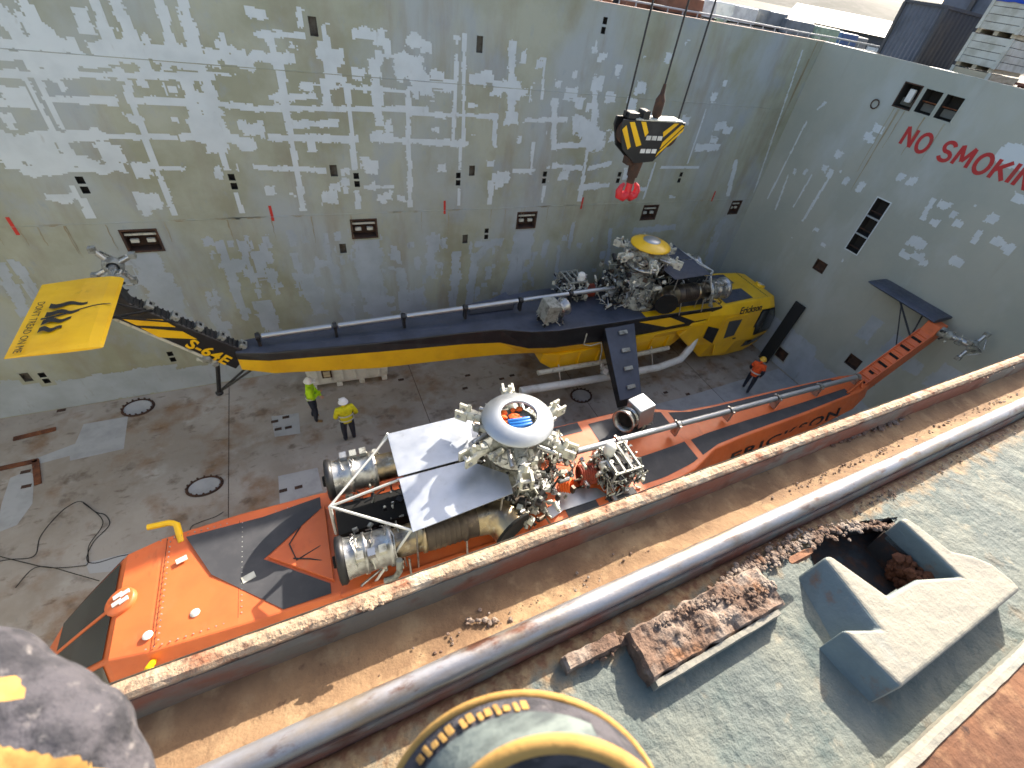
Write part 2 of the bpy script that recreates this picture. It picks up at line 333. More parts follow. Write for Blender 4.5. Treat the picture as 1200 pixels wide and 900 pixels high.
def strips_of(f, rows, vert=False):
    out = []
    for (a, b, c, d, w) in rows:
        p, q = f(a, b), f(c, d)
        out.append((p, q, w))
    return out
S_up = [(5,14,37,78,.35),(28,89,67,162,.14),(43,90,72,149,.14),(72,168,89,190,.28),(90,222,110,261,.22),(47,34,68,78,.45),(30,5,40,22,.3),(112,0,131,56,.26),(134,0,170,81,.36),(187,0,204,65,.26),
 (213,0,247,115,.34),(220,98,236,160,.3),(244,118,256,165,.75),(149,104,205,254,.2),(258,171,283,247,.18),(317,49,330,89,.32),(329,89,355,245,.24),(377,37,388,98,.42),(380,98,384,125,.35),(407,101,420,245,.2),
 (439,78,444,141,.4),(483,76,497,100,.75),(478,107,481,250,.2),(544,43,543,165,.16),(535,66,531,165,.14),(540,165,537,248,.13),(580,136,580,170,.2),(600,54,599,129,.34),(585,100,615,110,.5),(638,73,635,116,.12),
 (650,120,649,172,.3),(680,148,700,166,.8),(697,110,697,144,.3),(689,172,678,241,.2),(827,129,806,191,.1),(768,191,753,235,.12),(862,191,852,231,.3),(625,169,622,203,.15),(642,197,635,238,.2),(575,215,574,238,.25),
 (65,70,121,73,.36),(115,59,205,62,.5),(0,51,46,50,.26),(0,65,36,66,.22),(0,86,249,90,.2),(56,117,131,118,.22),(162,118,224,120,.22),(252,121,300,128,.2),(2,172,46,178,1.0),(47,162,109,157,.34),(115,159,205,161,.18),(215,162,274,163,.26),
 (31,201,81,196,.3),(300,40,375,42,.2),(300,66,340,69,.3),(355,98,473,107,.12),(300,127,499,128,.2),(343,146,392,144,.24),(320,162,416,163,.26),(453,163,546,169,.24),(485,133,583,136,.14),(300,196,416,201,.2),(421,219,459,219,.14),(502,98,528,101,.36),
 (560,137,582,138,.14),(616,141,663,140,.2),(650,171,706,169,.24),(650,194,681,197,.26),(691,197,715,191,.26),(603,200,625,200,.2),(681,219,712,217,.3),(775,196,818,196,.14),(818,174,840,172,.34),(190,197,215,198,.14),(330,115,368,112,.24),
 (200,68,250,72,.5),(248,62,290,75,.5),(255,52,275,60,.2),(165,95,170,100,.2),(95,18,100,30,.35),(118,30,120,36,.2),(0,120,12,121,.2),(940,60,880,236,.1)]
rng = random.Random(5)
S_blob = []
for q in ((20,118),(112,200),(124,198),(168,197),(104,188),(65,230),(167,240),(176,234),(132,185),(138,184),(416,84),(400,62),(433,41),(441,44),(425,35),(452,60),(480,50),(490,52),(495,60),(467,75),(466,88),(438,195),(433,194),(519,194),(573,196),(448,162),(441,162),(460,150),(383,228),(447,236),(457,232),(555,97),(570,92),(588,210),(580,209),(592,206),(600,140),(678,125),(670,110),(716,118),(722,160),(740,125),(752,104),(790,150),(800,145),(845,150),(850,155),(835,165),(733,205),(790,232),(755,222),(410,200),(405,198),(660,205),(690,130),(355,20),(300,9),(250,150),(292,150),(290,165),(288,155),(360,165),(700,95)):
    p = bp(*q); S_blob.append((p[0]+rng.uniform(-.1, .1), p[1]+rng.uniform(-.1, .1), rng.uniform(.18, .5), rng.uniform(.16, .42)))
for i in range(70):
    p = bp(rng.uniform(0, 860), rng.uniform(40, 235)); S_blob.append((p[0], p[1], rng.uniform(.08, .3), rng.uniform(.08, .3)))
for i in range(40):
    x = rng.uniform(XL+.5, -6); z = rng.uniform(5.7, 10); S_blob.append((x, z, rng.uniform(.2, 1.2), rng.uniform(.15, .4)))
paint(wb, bwf, XL+.1, XR-.1, 5.6, ZT-.05, strips_of(bp, S_up), S_blob, M['wall_patch'], 3, holes_b)
S_lo = [(165,300,216,388,.72),(428,284,447,385,.78),(613,275,598,345,.78),(845,262,825,318,.45),(872,290,840,350,.4),(258,287,287,373,.2),(283,285,297,328,.2),(300,300,307,322,.3),(358,330,374,362,.45),(312,362,325,395,.5),(383,290,395,330,.18),
 (535,300,530,358,.3),(556,300,550,352,.3),(508,282,505,320,.35),(470,318,475,370,.3),(488,345,490,385,.5),(575,285,560,300,.2),(560,285,585,284,.25),(0,315,30,365,.24),(20,310,42,345,.2),(250,365,268,398,.35),(345,300,352,320,.2),(640,285,637,300,.2),(672,262,667,290,.14),(655,290,650,330,.16),(715,270,712,310,.14),(745,270,790,266,.25),(405,350,412,390,.35)]
for a, b in ((-16, -9), (-9, -6.4), (-6.4, -4.2), (-4.2, -3.4)): pass
B_lo = [(-11.5, .62, 9, 1.24), (-5.6, .52, 3.0, 1.04), (-3.4, .42, 2.0, .84), (-1, .3, 3.2, .6), (2.5, .25, 4.6, .5), (9, .3, 9, .6), (15.5, .55, 4, 1.1)]
for i in range(150):
    p = bp(rng.uniform(240, 760), rng.uniform(278, 365)); B_lo.append((p[0], p[1], rng.uniform(.05, .22), rng.uniform(.1, .5)))
paint(wb, bwf, XL+.1, XR-.02, .03, 5.35, strips_of(bp, S_lo), B_lo, M['wall_patch_low'], 8, holes_b, name='primer_paint')
S_r = [(945,143,900,232,.1),(924,205,909,245,.1),(951,206,930,242,.1),(975,203,941,258,.14),(1093,235,1082,255,.2),(1148,272,1142,282,.25),(958,128,968,120,.12)]
B_r = []
for q, w, h in (((983,181),.32,.28),((1019,162),.4,.22),((1029,152),.3,.22),((1192,183),.9,.5),((991,213),.2,.25),((1009,220),.2,.3),((1107,240),.35,.2),((1074,284),.5,.35),((1061,299),.3,.2),((1164,256),.25,.25),((1170,282),.25,.2),((1180,291),.25,.2),((1198,235),.5,.2),((1055,208),.2,.2),((1068,212),.2,.2),((1121,306),.3,.25),((1075,300),.3,.2),((1083,308),.25,.2),((1095,260),.25,.2),((966,197),.2,.2),((973,203),.15,.2)):
    p = rp(*q); B_r.append((p[0], p[1], w, h))
for i in range(12):
    p = rp(rng.uniform(900, 1195), rng.uniform(200, 330)); B_r.append((p[0], p[1], rng.uniform(.06, .25), rng.uniform(.06, .25)))
paint(we, rwf, .2, YB-.1, 4.2, ZT-.05, strips_of(rp, S_r), B_r, M['wall_patch'], 13, holes_r)
B_rl = [(11.6, .75, 3.6, 1.5), (8.9, .9, 2.6, 1.8), (6.9, .7, 2.2, 1.4), (5, .6, 3, 1.2)]
for q, w, h in (((1020,385),.5,1.0),((1048,405),.5,.8),((1100,375),.8,.5),((1115,450),1.2,1.0),((1070,430),.5,.5),((985,330),.5,.3),((1140,340),.4,.3)): p = rp(*q); B_rl.append((p[0], p[1], w, h))
paint(we, rwf, .3, YB-.02, .03, 4.1, [], B_rl, M['wall_patch_low'], 17, holes_r, name='primer_paint')
# red position marks, weld seams, rust under the seam
for q in ((15, 265), (318, 250), (521, 243), (682, 238), (836, 230)):
    p = aty(*q, YB); mb = MB(); mb.box((p.x, YB-.006, p.z), (.065, .004, .42)); mb.build('red_mark', M['redmark'], wb)
for z in (5.47, 8.9):
    mb = MB(); n = 240; P = []
    for i in range(n+1):
        x = XL+.05+(XR-XL-.1)*i/n; a = .012+.008*noise.noise((x*3, z, 0)); P.append((x, YB-.001, z-a)); P.append((x, YB-.012-.004*noise.noise((x*5, 1, z)), z)); P.append((x, YB-.001, z+a))
    mb.add(P, [q for i in range(n) for q in ((3*i, 3*i+3, 3*i+4, 3*i+1), (3*i+1, 3*i+4, 3*i+5, 3*i+2))]); mb.build('weld_seam', M['wall'], wb)
# rust runs (stains with their own ragged shape)
def runs(parent, fn, items, seed, name='rust_stain'):
    R = random.Random(seed); mb = MB()
    for (u, v, w, l) in items:
        n = 8; P = []
        for i in range(n+1):
            t = i/n; ww = w*(1-t*.8)*R.uniform(.5, 1.2); o = R.uniform(-.01, .01); P += [fn(u-ww/2+o, v-l*t, -.0065), fn(u+ww/2+o, v-l*t, -.0065)]
        mb.add(P, [(2*i, 2*i+1, 2*i+3, 2*i+2) for i in range(n)])
    return mb.build(name, M['stain'], parent, fix=False)
M['stain'] = mat('rust_stain', srgb(146, 132, 104), .8, layers=[(srgb(158, 156, 140), 3, .45, .6, 7, (1, 1, .3))])
items = [(h[0]+.1, h[2]-.06, .05, 1.1) for h in win] + [(win[0][0]+.3, win[0][2]-.06, .07, 2.6), (win[0][0]+.45, win[0][2]-.06, .05, 2.0)]
runs(we, rwf, items, 4)
runs(wb, bwf, [(x_, 5.49, .5, .05) for x_ in [rng.uniform(-9, 17) for i in range(26)]], 9)
runs(wb, bwf, [(XR-.35-.03*i, ZT-.05-.5*i, .05, 2.6) for i in range(3)] + [(rng.uniform(-8, 16), 5.44, rng.uniform(.015, .05), rng.uniform(.2, .9)) for i in range(24)], 6)
# floor
fl = MB(); fl.add([(XL, -.4, 0), (XR, -.4, 0), (XR, YB, 0), (XL, YB, 0)], [(0, 1, 2, 3)])
floor = tag(fl.build('hold_floor', M['floor'], fix=False), 'rusty brown-grey steel floor of the hold', kind='structure')
def fpoly(pix, z, m, name):
    mb = MB(); mb.add([atz(u, v, z) for u, v in pix], [tuple(range(len(pix)))[::-1]]); return mb.build(name, m, floor)
fpoly([(40, 538), (88, 520), (98, 497), (150, 488), (145, 526), (82, 540), (82, 534), (48, 543)], .004, M['floor_patch'], 'paint_patch')
fpoly([(12, 560), (32, 552), (40, 556), (38, 590), (20, 615), (-5, 625), (2, 590)], .004, M['floor_patch'], 'paint_patch')
fpoly([(326, 558), (372, 548), (378, 575), (328, 592)], .004, M['floor_patch'], 'paint_patch')
fpoly([(690, 492), (800, 466), (912, 432), (942, 456), (870, 500), (700, 520)], .004, M['floor_patch'], 'paint_patch')
fpoly([(100, 660), (150, 648), (215, 640), (180, 665), (105, 672)], .004, M['floor_patch'], 'paint_patch')
fpoly([(318, 488), (350, 484), (352, 508), (322, 512)], .004, M['floor_patch'], 'paint_patch')
mb = MB(); 
for (a, b) in (((16, 515), (66, 503)), ((-10, 552), (45, 540)), ((42, 540), (45, 568))):
    p, q = atz(*a, 0), atz(*b, 0); d = (q-p); mb.box((p+q)/2+Vector((0, 0, .02)), (d.length, .14, .04), Matrix.Rotation(math.atan2(d.y, d.x), 3, 'Z'))
mb.build('rusty_bar', M['rust'], floor, .01)
for q, rx, ry in (((162, 478), .34, .30), ((240, 570), .36, .26), ((681, 464), .36, .3)):
    c = atz(*q, 0); mb = MB(); n = 28
    mb.lathe([(1, .0), (1.0, .02), (.9, .03), (.86, .015), (.3, .03), (.001, .032)], n=n)
    mb.v = [(c.x+x*rx, c.y+y*ry, z+.002) for x, y, z in mb.v]; mc = mb.build('manhole_cover', M['floor_patch'], floor)
    mb = MB(); mb.tube([(c.x+rx*1.1*math.cos(t*2*math.pi/40), c.y+ry*1.1*math.sin(t*2*math.pi/40), .006) for t in range(41)], .035, 6); mb.build('gasket', M['rust_dark'], mc)
    mb = MB()
    for k in range(16): a = k*math.pi/8; mb.cyl((c.x+rx*1.1*math.cos(a), c.y+ry*1.1*math.sin(a), .04), (c.x+rx*1.1*math.cos(a), c.y+ry*1.1*math.sin(a), .085), .025, n=6)
    mb.build('bolts', M['rust_dark'], mc)
for q in ((322, 494), (338, 501), (335, 489), (326, 503), (332, 575), (350, 571), (478, 370), (460, 390), (497, 383), (545, 455), (548, 440), (470, 445), (30, 553), (31, 570), (72, 481), (515, 375), (780, 460), (806, 462), (600, 440), (588, 444)):
    c = atz(*q, 0); mb = MB(); mb.box((c.x, c.y, .006), (.19, .10, .012)); mb.cyl((c.x-.045, c.y, .013), (c.x-.045, c.y, .016), .033, n=10); mb.cyl((c.x+.045, c.y, .013), (c.x+.045, c.y, .016), .033, n=10)
    mb.build('lashing_socket', M['rust_dark'], floor)
# floor plate seams
for x in (-8.5, -3.0, 2.6, 8.2, 13.6):
    mb = MB(); mb.box((x, 7, .003), (.016, 13.2, .006)); mb.build('floor_seam', M['rust_dark'], floor)
# ------------------------------------------------------------------ the near hatch coaming (all within an arm's length of the camera)
M['lip'] = mat('lip_rust_cream', srgb(166, 142, 116), .85, layers=[(srgb(140, 90, 63), 38, .50, .64, 9), (srgb(187, 172, 149), 22, .54, .68, 7), (srgb(86, 50, 35), 70, .60, .72, 8)], bump=[(55, .9, .006), (220, .5, .002)])
M['face'] = mat('coaming_inner_face', srgb(104, 104, 97), .75, layers=[(srgb(119, 74, 58), 6, .44, .58, 9, (1, 1, 2)), (srgb(89, 54, 41), 18, .55, .70, 9), (srgb(123, 128, 123), 9, .58, .72, 7, (1, 1, 3), .7)], bump=[(40, .6, .004)])
M['gutter'] = mat('gutter_silt', srgb(139, 111, 81), .92, layers=[(srgb(113, 87, 63), 12, .42, .62, 8), (srgb(155, 129, 96), 26, .52, .68, 8), (srgb(96, 70, 52), 80, .62, .74, 8)], bump=[(60, .6, .004), (260, .5, .0015)])
M['rail'] = mat('worn_steel_rail', (.36, .35, .36), .40, .7, layers=[((.30, .25, .20), 30, .44, .62, 8, (.4, 1, 1)), ((.16, .075, .05), 45, .55, .68, 9, (.5, 1, 1))], bump=[(120, .25, .002)], rvar=.1)
M['deck'] = mat('sea_green_deck_paint', srgb(91, 99, 95), .75, layers=[(srgb(107, 111, 102), 9, .44, .60, 9), (srgb(80, 92, 89), 24, .5, .66, 8), (srgb(126, 123, 108), 40, .60, .72, 8), (srgb(110, 94, 73), 14, .62, .74, 9, (1, 1, 1), .8)], bump=[(24, .9, .008), (110, .7, .003)])
M['cleatw'] = mat('cleat_off_white', srgb(141, 137, 124), .75, layers=[(srgb(134, 130, 119), 14, .46, .64, 7), (srgb(134, 151, 153), 9, .58, .72, 6, (1, 1, 1), .5)], bump=[(34, .5, .006), (130, .5, .002)])
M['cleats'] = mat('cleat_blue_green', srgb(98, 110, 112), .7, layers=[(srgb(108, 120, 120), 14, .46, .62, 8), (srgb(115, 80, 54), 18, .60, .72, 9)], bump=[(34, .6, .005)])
M['scale'] = mat('flaking_rust_scale', srgb(104, 82, 68), .92, layers=[(srgb(142, 128, 116), 16, .44, .58, 9), (srgb(126, 88, 60), 28, .56, .70, 9), (srgb(52, 40, 34), 60, .58, .70, 9)], bump=[(45, 1, .008), (180, .8, .003)])
M['flange'] = mat('brown_rust_plate', srgb(124, 84, 58), .92, layers=[(srgb(100, 66, 46), 14, .44, .62, 9), (srgb(142, 106, 76), 30, .54, .68, 8), (srgb(66, 44, 34), 70, .60, .72, 8)], bump=[(40, .8, .005)])
def edge_rust(m, col, y0, y1, amp=.02, sc=45):
    """rust creeping out from an edge at object-space y1 towards y0, its border broken up by noise"""
    nt = m.node_tree; N, L = nt.nodes, nt.links; p = N['Principled BSDF']; src = p.inputs['Base Color'].links[0].from_socket
    tc = N.new('ShaderNodeTexCoord'); sp = N.new('ShaderNodeSeparateXYZ'); L.new(tc.outputs['Object'], sp.inputs[0])
    n = N.new('ShaderNodeTexNoise'); n.inputs['Scale'].default_value = sc; n.inputs['Detail'].default_value = 8; L.new(tc.outputs['Object'], n.inputs['Vector'])
    ma = N.new('ShaderNodeMath'); ma.operation = 'MULTIPLY_ADD'; L.new(n.outputs[0], ma.inputs[0]); ma.inputs[1].default_value = amp*2; L.new(sp.outputs[1], ma.inputs[2])
    mr = N.new('ShaderNodeMapRange'); mr.inputs[1].default_value = y0+amp; mr.inputs[2].default_value = y1+amp; L.new(ma.outputs[0], mr.inputs[0])
    mx = N.new('ShaderNodeMix'); mx.data_type = 'RGBA'; L.new(mr.outputs[0], mx.inputs[0]); L.new(src, mx.inputs[6]); mx.inputs[7].default_value = (*col, 1); L.new(mx.outputs[2], p.inputs['Base Color'])
edge_rust(M['deck'], srgb(146, 122, 88), .078, .105, .045); edge_rust(M['deck'], srgb(112, 78, 54), .100, .118, .04, 90)
M['pocket'] = mat('pocket_shade_rust', srgb(52, 50, 50), .9, layers=[(srgb(84, 56, 40), 40, .48, .62, 9), (srgb(58, 70, 76), 25, .52, .66, 7)], bump=[(60, .6, .004)])  # pocket shade painted in as dark grey and blue, with real rust
COAM = thing('hatch_coaming', 'rusty steel hatch coaming with sandy gutter and worn round rail, above the orange helicopter', 'coaming', (0, 0, ZT))
CX0, CX1 = -7.0, 7.0
def xs_fine(a, b, fine, lo=-1.2, hi=2.2, coarse=.25):
    out = []; x = a
    while x < b:
        out.append(x); x += fine if lo <= x <= hi else coarse
    return out+[b]
def rough_loft(prof, jit, freq, seed, mats, name, parent, fine=.008, a=CX0, b=CX1, closed=True):
    """profile of (y, z) points swept along x, z measured from the coaming top, with noise on every point"""
    rings = []
    for x in xs_fine(a, b, fine):
        r = []
        for k, (y, z) in enumerate(prof):
            n = noise.noise_vector((x*freq, k*3.7+seed, seed*1.3)) + noise.noise_vector((x*freq*3.1, k*2.1+seed, 5))*.5
            r.append(Vector((x, y+n.y*jit, z+n.z*jit)))
        rings.append(r)
    mb = MB(); mb.loft(rings, caps=True, sm=False); return mb.build(name, mats, parent)
rough_loft([(.234, 0), (.2285, .0012), (.222, 0), (.2185, -.003), (.2175, -.02), (.217, -.046), (.234, -.046)], .0007, 60, 1, [M['lip']], 'lip', COAM)
# painted inner face of the lip as a thin skin
rough_loft([(.2166, -.0065), (.2150, -.016), (.2145, -.03), (.2142, -.046), (.2172, -.046), (.2178, -.007)], .0006, 30, 4, [M['face']], 'inner_face', COAM)
gut = MB(); gx = xs_fine(CX0, CX1, .012); gy = [.2155-.0092*i for i in range(9)]
P = [(x, y, -.043+.0022*noise.noise((x*14, y*40, 0))+.0012*noise.noise((x*60, y*90, 3))-.002*math.sin((i)/8*math.pi)+.014*max(0, (i-4)/4)**2) for x in gx for i, y in enumerate(gy)]
gut.add(P, [(i*9+j, i*9+j+1, (i+1)*9+j+1, (i+1)*9+j) for i in range(len(gx)-1) for j in range(8)], 0, True); gut.build('gutter', M['gutter'], COAM)
R0 = .0122; rc = (.1365, -.0160)
rp_ = [(rc[0]+R0*math.cos(q), rc[1]+R0*math.sin(q)) for q in [math.radians(t) for t in range(-10, 176, 15)]]
r = rough_loft([(rc[0]+R0+.003, -.045)] + rp_ + [(rc[0]-R0+.003, -.045)], .0004, 40, 7, [M['rail']], 'rail', COAM, fine=.012)
for p_ in r.data.polygons: p_.use_smooth = True
rough_loft([(rc[0]-R0-.0012, -.0215), (rc[0]-R0-.0030, -.024), (rc[0]-R0-.0035, -.034), (rc[0]-R0-.0050, -.050), (rc[0]-R0+.004, -.050), (rc[0]-R0+.003, -.022)], .0008, 50, 8, [M['face']], 'rail_web', COAM, fine=.010)
# deck strip between the rail and the rusty flange
dk = MB(); dx = xs_fine(CX0, CX1, .006, -.4, 1.6); ny = 44; dy = [.1205-.00557*i for i in range(ny)]
P = [(x, y, -.039-(.006 if j == 0 else 0)+.0016*noise.noise((x*9, y*14, 2))+.0009*noise.noise((x*35, y*50, 8))) for x in dx for j, y in enumerate(dy)]
dk.add(P, [(i*ny+j, i*ny+j+1, (i+1)*ny+j+1, (i+1)*ny+j) for i in range(len(dx)-1) for j in range(ny-1)], 0, True); DECK = dk.build('deck_strip', M['deck'], COAM)
rough_loft([(-.1165, -.045), (-.1165, -.024), (-.122, -.0205), (-.132, -.020), (-.32, -.020), (-.32, -.045)], .0010, 40, 11, [M['flange']], 'flange', COAM)
rough_loft([(-.1150, -.036), (-.1150, -.0235), (-.1195, -.0185), (-.1255, -.0178), (-.1262, -.0200), (-.1180, -.030)], .0008, 50, 15, [M['cleatw']], 'flange_edge', COAM)
# rusty scaled plates on the deck strip
def lumpy_plate(x0, x1, y0, y1, z0, z1, name, parent, seed, nx=44, ny_=16, amp=.004, tilt=0, m='scale'):
    mb = MB(); P = []
    for i in range(nx+1):
        for j in range(ny_+1):
            u, v = i/nx, j/ny_; x = x0+(x1-x0)*u; y = y0+(y1-y0)*v
            n = noise.fractal((x*40, y*40, seed), .9, 2.1, 5); e = min(u, 1-u, v, 1-v)
            ex = noise.noise((y*60, seed, 3))*.006*(1 if i in (0, nx) else .3); ey = noise.noise((x*60, seed, 9))*.004*(1 if j in (0, ny_) else .3)
            P.append((x+ex+tilt*v, y+ey, z1+n*amp-(.004 if e == 0 else 0)))
    k = len(P); 
    F = [(i*(ny_+1)+j, (i+1)*(ny_+1)+j, (i+1)*(ny_+1)+j+1, i*(ny_+1)+j+1) for i in range(nx) for j in range(ny_)]
    ring = [i*(ny_+1) for i in range(nx+1)] + [nx*(ny_+1)+j for j in range(1, ny_+1)] + [i*(ny_+1)+ny_ for i in range(nx-1, -1, -1)] + [j for j in range(ny_-1, 0, -1)]
    base = [(P[q][0], P[q][1], z0) for q in ring]; P += base; n = len(ring)
    F += [(ring[q], ring[(q+1) % n], k+(q+1) % n, k+q) for q in range(n)]
    mb.add(P, F); return mb.build(name, M[m], parent)
def cz(u, v, d): p = atz(u, v, H-d); return p.x, p.y
a = cz(727, 727, .532); b = cz(765, 797, .532); c = cz(925, 715, .532); d = cz(898, 668, .532)
lumpy_plate(a[0], (c[0]+d[0])/2, b[1], a[1]-.012, -.05, -.017, 'rusted_plate', COAM, 3, 70, 26, .0055)
rough_loft([(b[1]-.001, -.045), (b[1]-.001, -.0205), (b[1]-.007, -.021), (b[1]-.0075, -.045)], .0005, 40, 21, [M['cleatw']], 'plate_edge', COAM, a=a[0]+.004, b=c[0]-.01, fine=.004)
a2 = cz(655, 790, .54); b2 = cz(722, 745, .54)
lumpy_plate(a2[0]+.01, b2[0]+.004, a2[1]-.002, b2[1]+.006, -.05, -.026, 'rusted_plate', COAM, 9, 20, 12, .004)
# rust scale lumps: crumbled piles and loose flakes
def lump(mb, c, r, R, flat=1.0):
    bm = bmesh.new(); bmesh.ops.create_icosphere(bm, subdivisions=1, radius=1)
    s = R.uniform(0, 99); rot = Euler((R.uniform(0, 6), R.uniform(0, 6), R.uniform(0, 6))).to_matrix()
    vs = []
    for v in bm.verts:
        p = rot @ (v.co*(1+.45*noise.noise(v.co*1.7+Vector((s, 0, 0))))); vs.append((c[0]+p.x*r, c[1]+p.y*r*R.uniform(.8, 1.1), c[2]+p.z*r*flat))
    mb.add(vs, [tuple(v.index for v in f.verts) for f in bm.faces]); bm.free()
R = random.Random(21)
pile = MB()
def scatter(mb, pts, n, rmin, rmax, zb, spread, flat=.7):
    for i in range(n):
        t = R.random()*(len(pts)-1); k = min(int(t), len(pts)-2); f = t-k
        p = Vector(pts[k]).lerp(Vector(pts[k+1]), f); q = R.uniform(rmin, rmax)*R.uniform(.5, 1)
        lump(mb, (p.x+R.gauss(0, spread*.6), p.y+R.gauss(0, spread*.5), zb+q*.3), q, R, flat)
P2 = lambda L, d: [(*cz(u, v, d), 0) for u, v in L]
scatter(pile, P2([(840, 700), (880, 660), (925, 640), (960, 622), (1010, 612)], .54), 520, .0012, .0058, -.034, .012, .6)
scatter(pile, P2([(765, 735), (830, 705), (905, 690)], .535), 170, .0012, .004, -.016, .006)
scatter(pile, P2([(690, 770), (730, 750), (760, 735)], .545), 130, .0015, .006, -.034, .005)
scatter(pile, P2([(1010, 612), (1050, 612)], .54), 60, .002, .006, -.036, .006)
scatter(pile, P2([(960, 522), (1000, 512), (1060, 490)], .556), 110, .0015, .008, -.042, .006, .5)
scatter(pile, P2([(545, 730), (560, 728), (600, 725)], .556), 30, .001, .0045, -.042, .003)
scatter(pile, P2([(1010, 585), (700, 680), (450, 800)], .556), 90, .0005, .0016, -.043, .012)
scatter(pile, P2([(1195, 462), (1100, 500), (1000, 545), (900, 590)], .556), 220, .0006, .0034, -.043, .012, .5)
scatter(pile, P2([(760, 640), (680, 690), (600, 720), (480, 775)], .556), 60, .0006, .0030, -.043, .014, .5)
scatter(pile, P2([(1190, 500), (1080, 560), (1000, 600)], .552), 160, .0006, .0030, -.037, .008, .5)
scatter(pile, P2([(790, 748), (850, 722), (895, 702)], .534), 120, .0008, .0030, -.016, .005, .5)
tag(pile.build('rust_scale', M['scale'], COAM, fix=True), kind='stuff')
# ragged flakes standing on the lip
fk = MB()
scatter(fk, P2([(425, 712), (455, 700)], .513), 90, .0015, .005, .001, .003, .45)
scatter(fk, P2([(150, 800), (420, 712), (600, 640), (760, 575)], .515), 150, .0005, .0018, .0003, .004, .5)
scatter(fk, P2([(800, 560), (1000, 495), (1190, 430)], .515), 60, .0005, .0020, .0003, .004, .4)
tag(fk.build('lip_scale', M['lip'], COAM, fix=True), kind='stuff')
# a curled orange flake by the cleat
mb = MB(); c0 = atz(938, 652, H-.522); n = 12
pts = [(c0.x+.02*math.cos(t*2*math.pi/n)*1.25+R.uniform(-.002, .002), c0.y+.006*math.sin(t*2*math.pi/n)+R.uniform(-.0008, .0008), c0.z+.003*math.cos(t)) for t in range(n)]
mb.prism(pts, (0, 0, .0018)); o = mb.build('rust_flake', M['flange'])
tag(o, 'curled leaf-shaped orange rust flake beside the white cleat', 'rust flake')
# the cast cleat
ZC = H-.515
CL = thing('hatch_cleat', 'off-white cast steel cleat with a rusty pocket, bolted to the green deck', 'cleat', (0, 0, 0))
pix = [(1057, 806), (1128, 748), (1198, 690), (1186, 678), (1163, 660), (1140, 650), (1115, 645), (1090, 625), (1062, 605), (1055, 609), (1090, 641), (1125, 675), (1075, 678), (1040, 697), (1005, 672), (974, 650), (966, 652), (1000, 694), (1033, 736), (988, 737), (1022, 771)]
top = [atz(u, v, ZC) for u, v in pix]; cen = sum(top, Vector())/len(top)
mb = MB(); n = len(top)
side = [Vector((p.x, p.y, ZT-.044)) for p in top]
for i, d_ in ((16, .028), (17, .038), (18, .046), (19, .016), (20, .016), (0, .016)): side[i].x -= d_
mb.add(top+side, [tuple(range(n))[::-1]], 0)
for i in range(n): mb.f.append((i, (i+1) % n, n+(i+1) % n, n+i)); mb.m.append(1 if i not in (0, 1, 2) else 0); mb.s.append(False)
cl = mb.build('body', [M['cleatw'], M['cleats']], CL, .0055); cl.modifiers['bevel'].segments = 4
# the pocket goes down through the deck plate
inner = [top[9], top[10], top[11], top[12], top[13], top[14], top[15]]; farp = [atz(948, 640, ZT-.037), atz(985, 614, ZT-.037), atz(1052, 606, ZT-.037)]
HOLE = [Vector((p.x, p.y)) for p in inner+farp]; nh = len(HOLE); mb = MB()
mb.add([(p.x, p.y, ZT-.036) for p in HOLE]+[(p.x, p.y, ZT-.085) for p in HOLE], [(i, (i+1) % nh, nh+(i+1) % nh, nh+i) for i in range(nh)]+[tuple(range(nh, 2*nh))]); mb.build('pocket_liner', M['pocket'], CL)
def in_hole(x, y):
    c = False
    for i in range(nh):
        a_, b_ = HOLE[i], HOLE[(i+1) % nh]
        if (a_.y > y) != (b_.y > y) and x < (b_.x-a_.x)*(y-a_.y)/(b_.y-a_.y)+a_.x: c = not c
    return c
me_ = DECK.data; bm = bmesh.new(); bm.from_mesh(me_)
bmesh.ops.delete(bm, geom=[f for f in bm.faces if in_hole(f.calc_center_median().x, f.calc_center_median().y)], context='FACES'); bm.to_mesh(me_); bm.free()
mb = MB(); pr = random.Random(4); 
for i in range(130):
    t = pr.random(); p = Vector(top[10]).lerp(Vector(top[11]), t-.25); lump(mb, (p.x-pr.uniform(.0, .022), p.y-.004+pr.uniform(-.006, .006), ZT-.034-pr.uniform(0, .04)), pr.uniform(.003, .009), pr)
tag(mb.build('rust_lumps', M['rust'], CL), kind='stuff')
# photographer-side deck, below and behind (out of the frame)
mb = MB(); mb.box((.9, -2.2, ZT-.35), (33.6, 3.7, .5)); tag(mb.build('ship_deck', M['deck']), 'green painted ship deck beside the coaming', kind='structure')

# ------------------------------------------------------------------ deck outside the far walls, railing, cargo, harbour
M['rimred'] = mat('red_oxide_rim', srgb(110, 64, 54), .8, layers=[(srgb(150, 140, 128), 2.5, .52, .66, 7), (srgb(74, 46, 40), 5, .5, .7, 7)])
M['deckgrey'] = mat('far_deck_grey', srgb(110, 112, 108), .8, layers=[(srgb(94, 84, 74), 1, .5, .7, 7)])
M['railw'] = mat('rail_grey_paint', srgb(176, 180, 180), .5)
mb = MB(); mb.box(((XL+XR)/2+.14, YB+.16, ZT-.05), (XR-XL+.3, .3, .1)); mb.box(((XL+XR)/2, YB+.3, ZT-.5), (XR-XL, .06, .8)); o1 = mb.build('coaming_rim', M['rimred'], wb)
mb = MB(); mb.box((XR+.16, YB/2-.15, ZT-.05), (.3, YB+.3, .1)); mb.build('coaming_rim', M['end_wall'], we)
mb = MB(); mb.box((.9+2, YB+2.35, ZT-.98), (44, 4.0, .2)); mb.box((XR+5.3, 4.6, ZT-.981), (10, 18.4, .2)); tag(mb.build('ship_deck', M['deckgrey']), 'grey ship deck beyond the far walls', kind='structure')
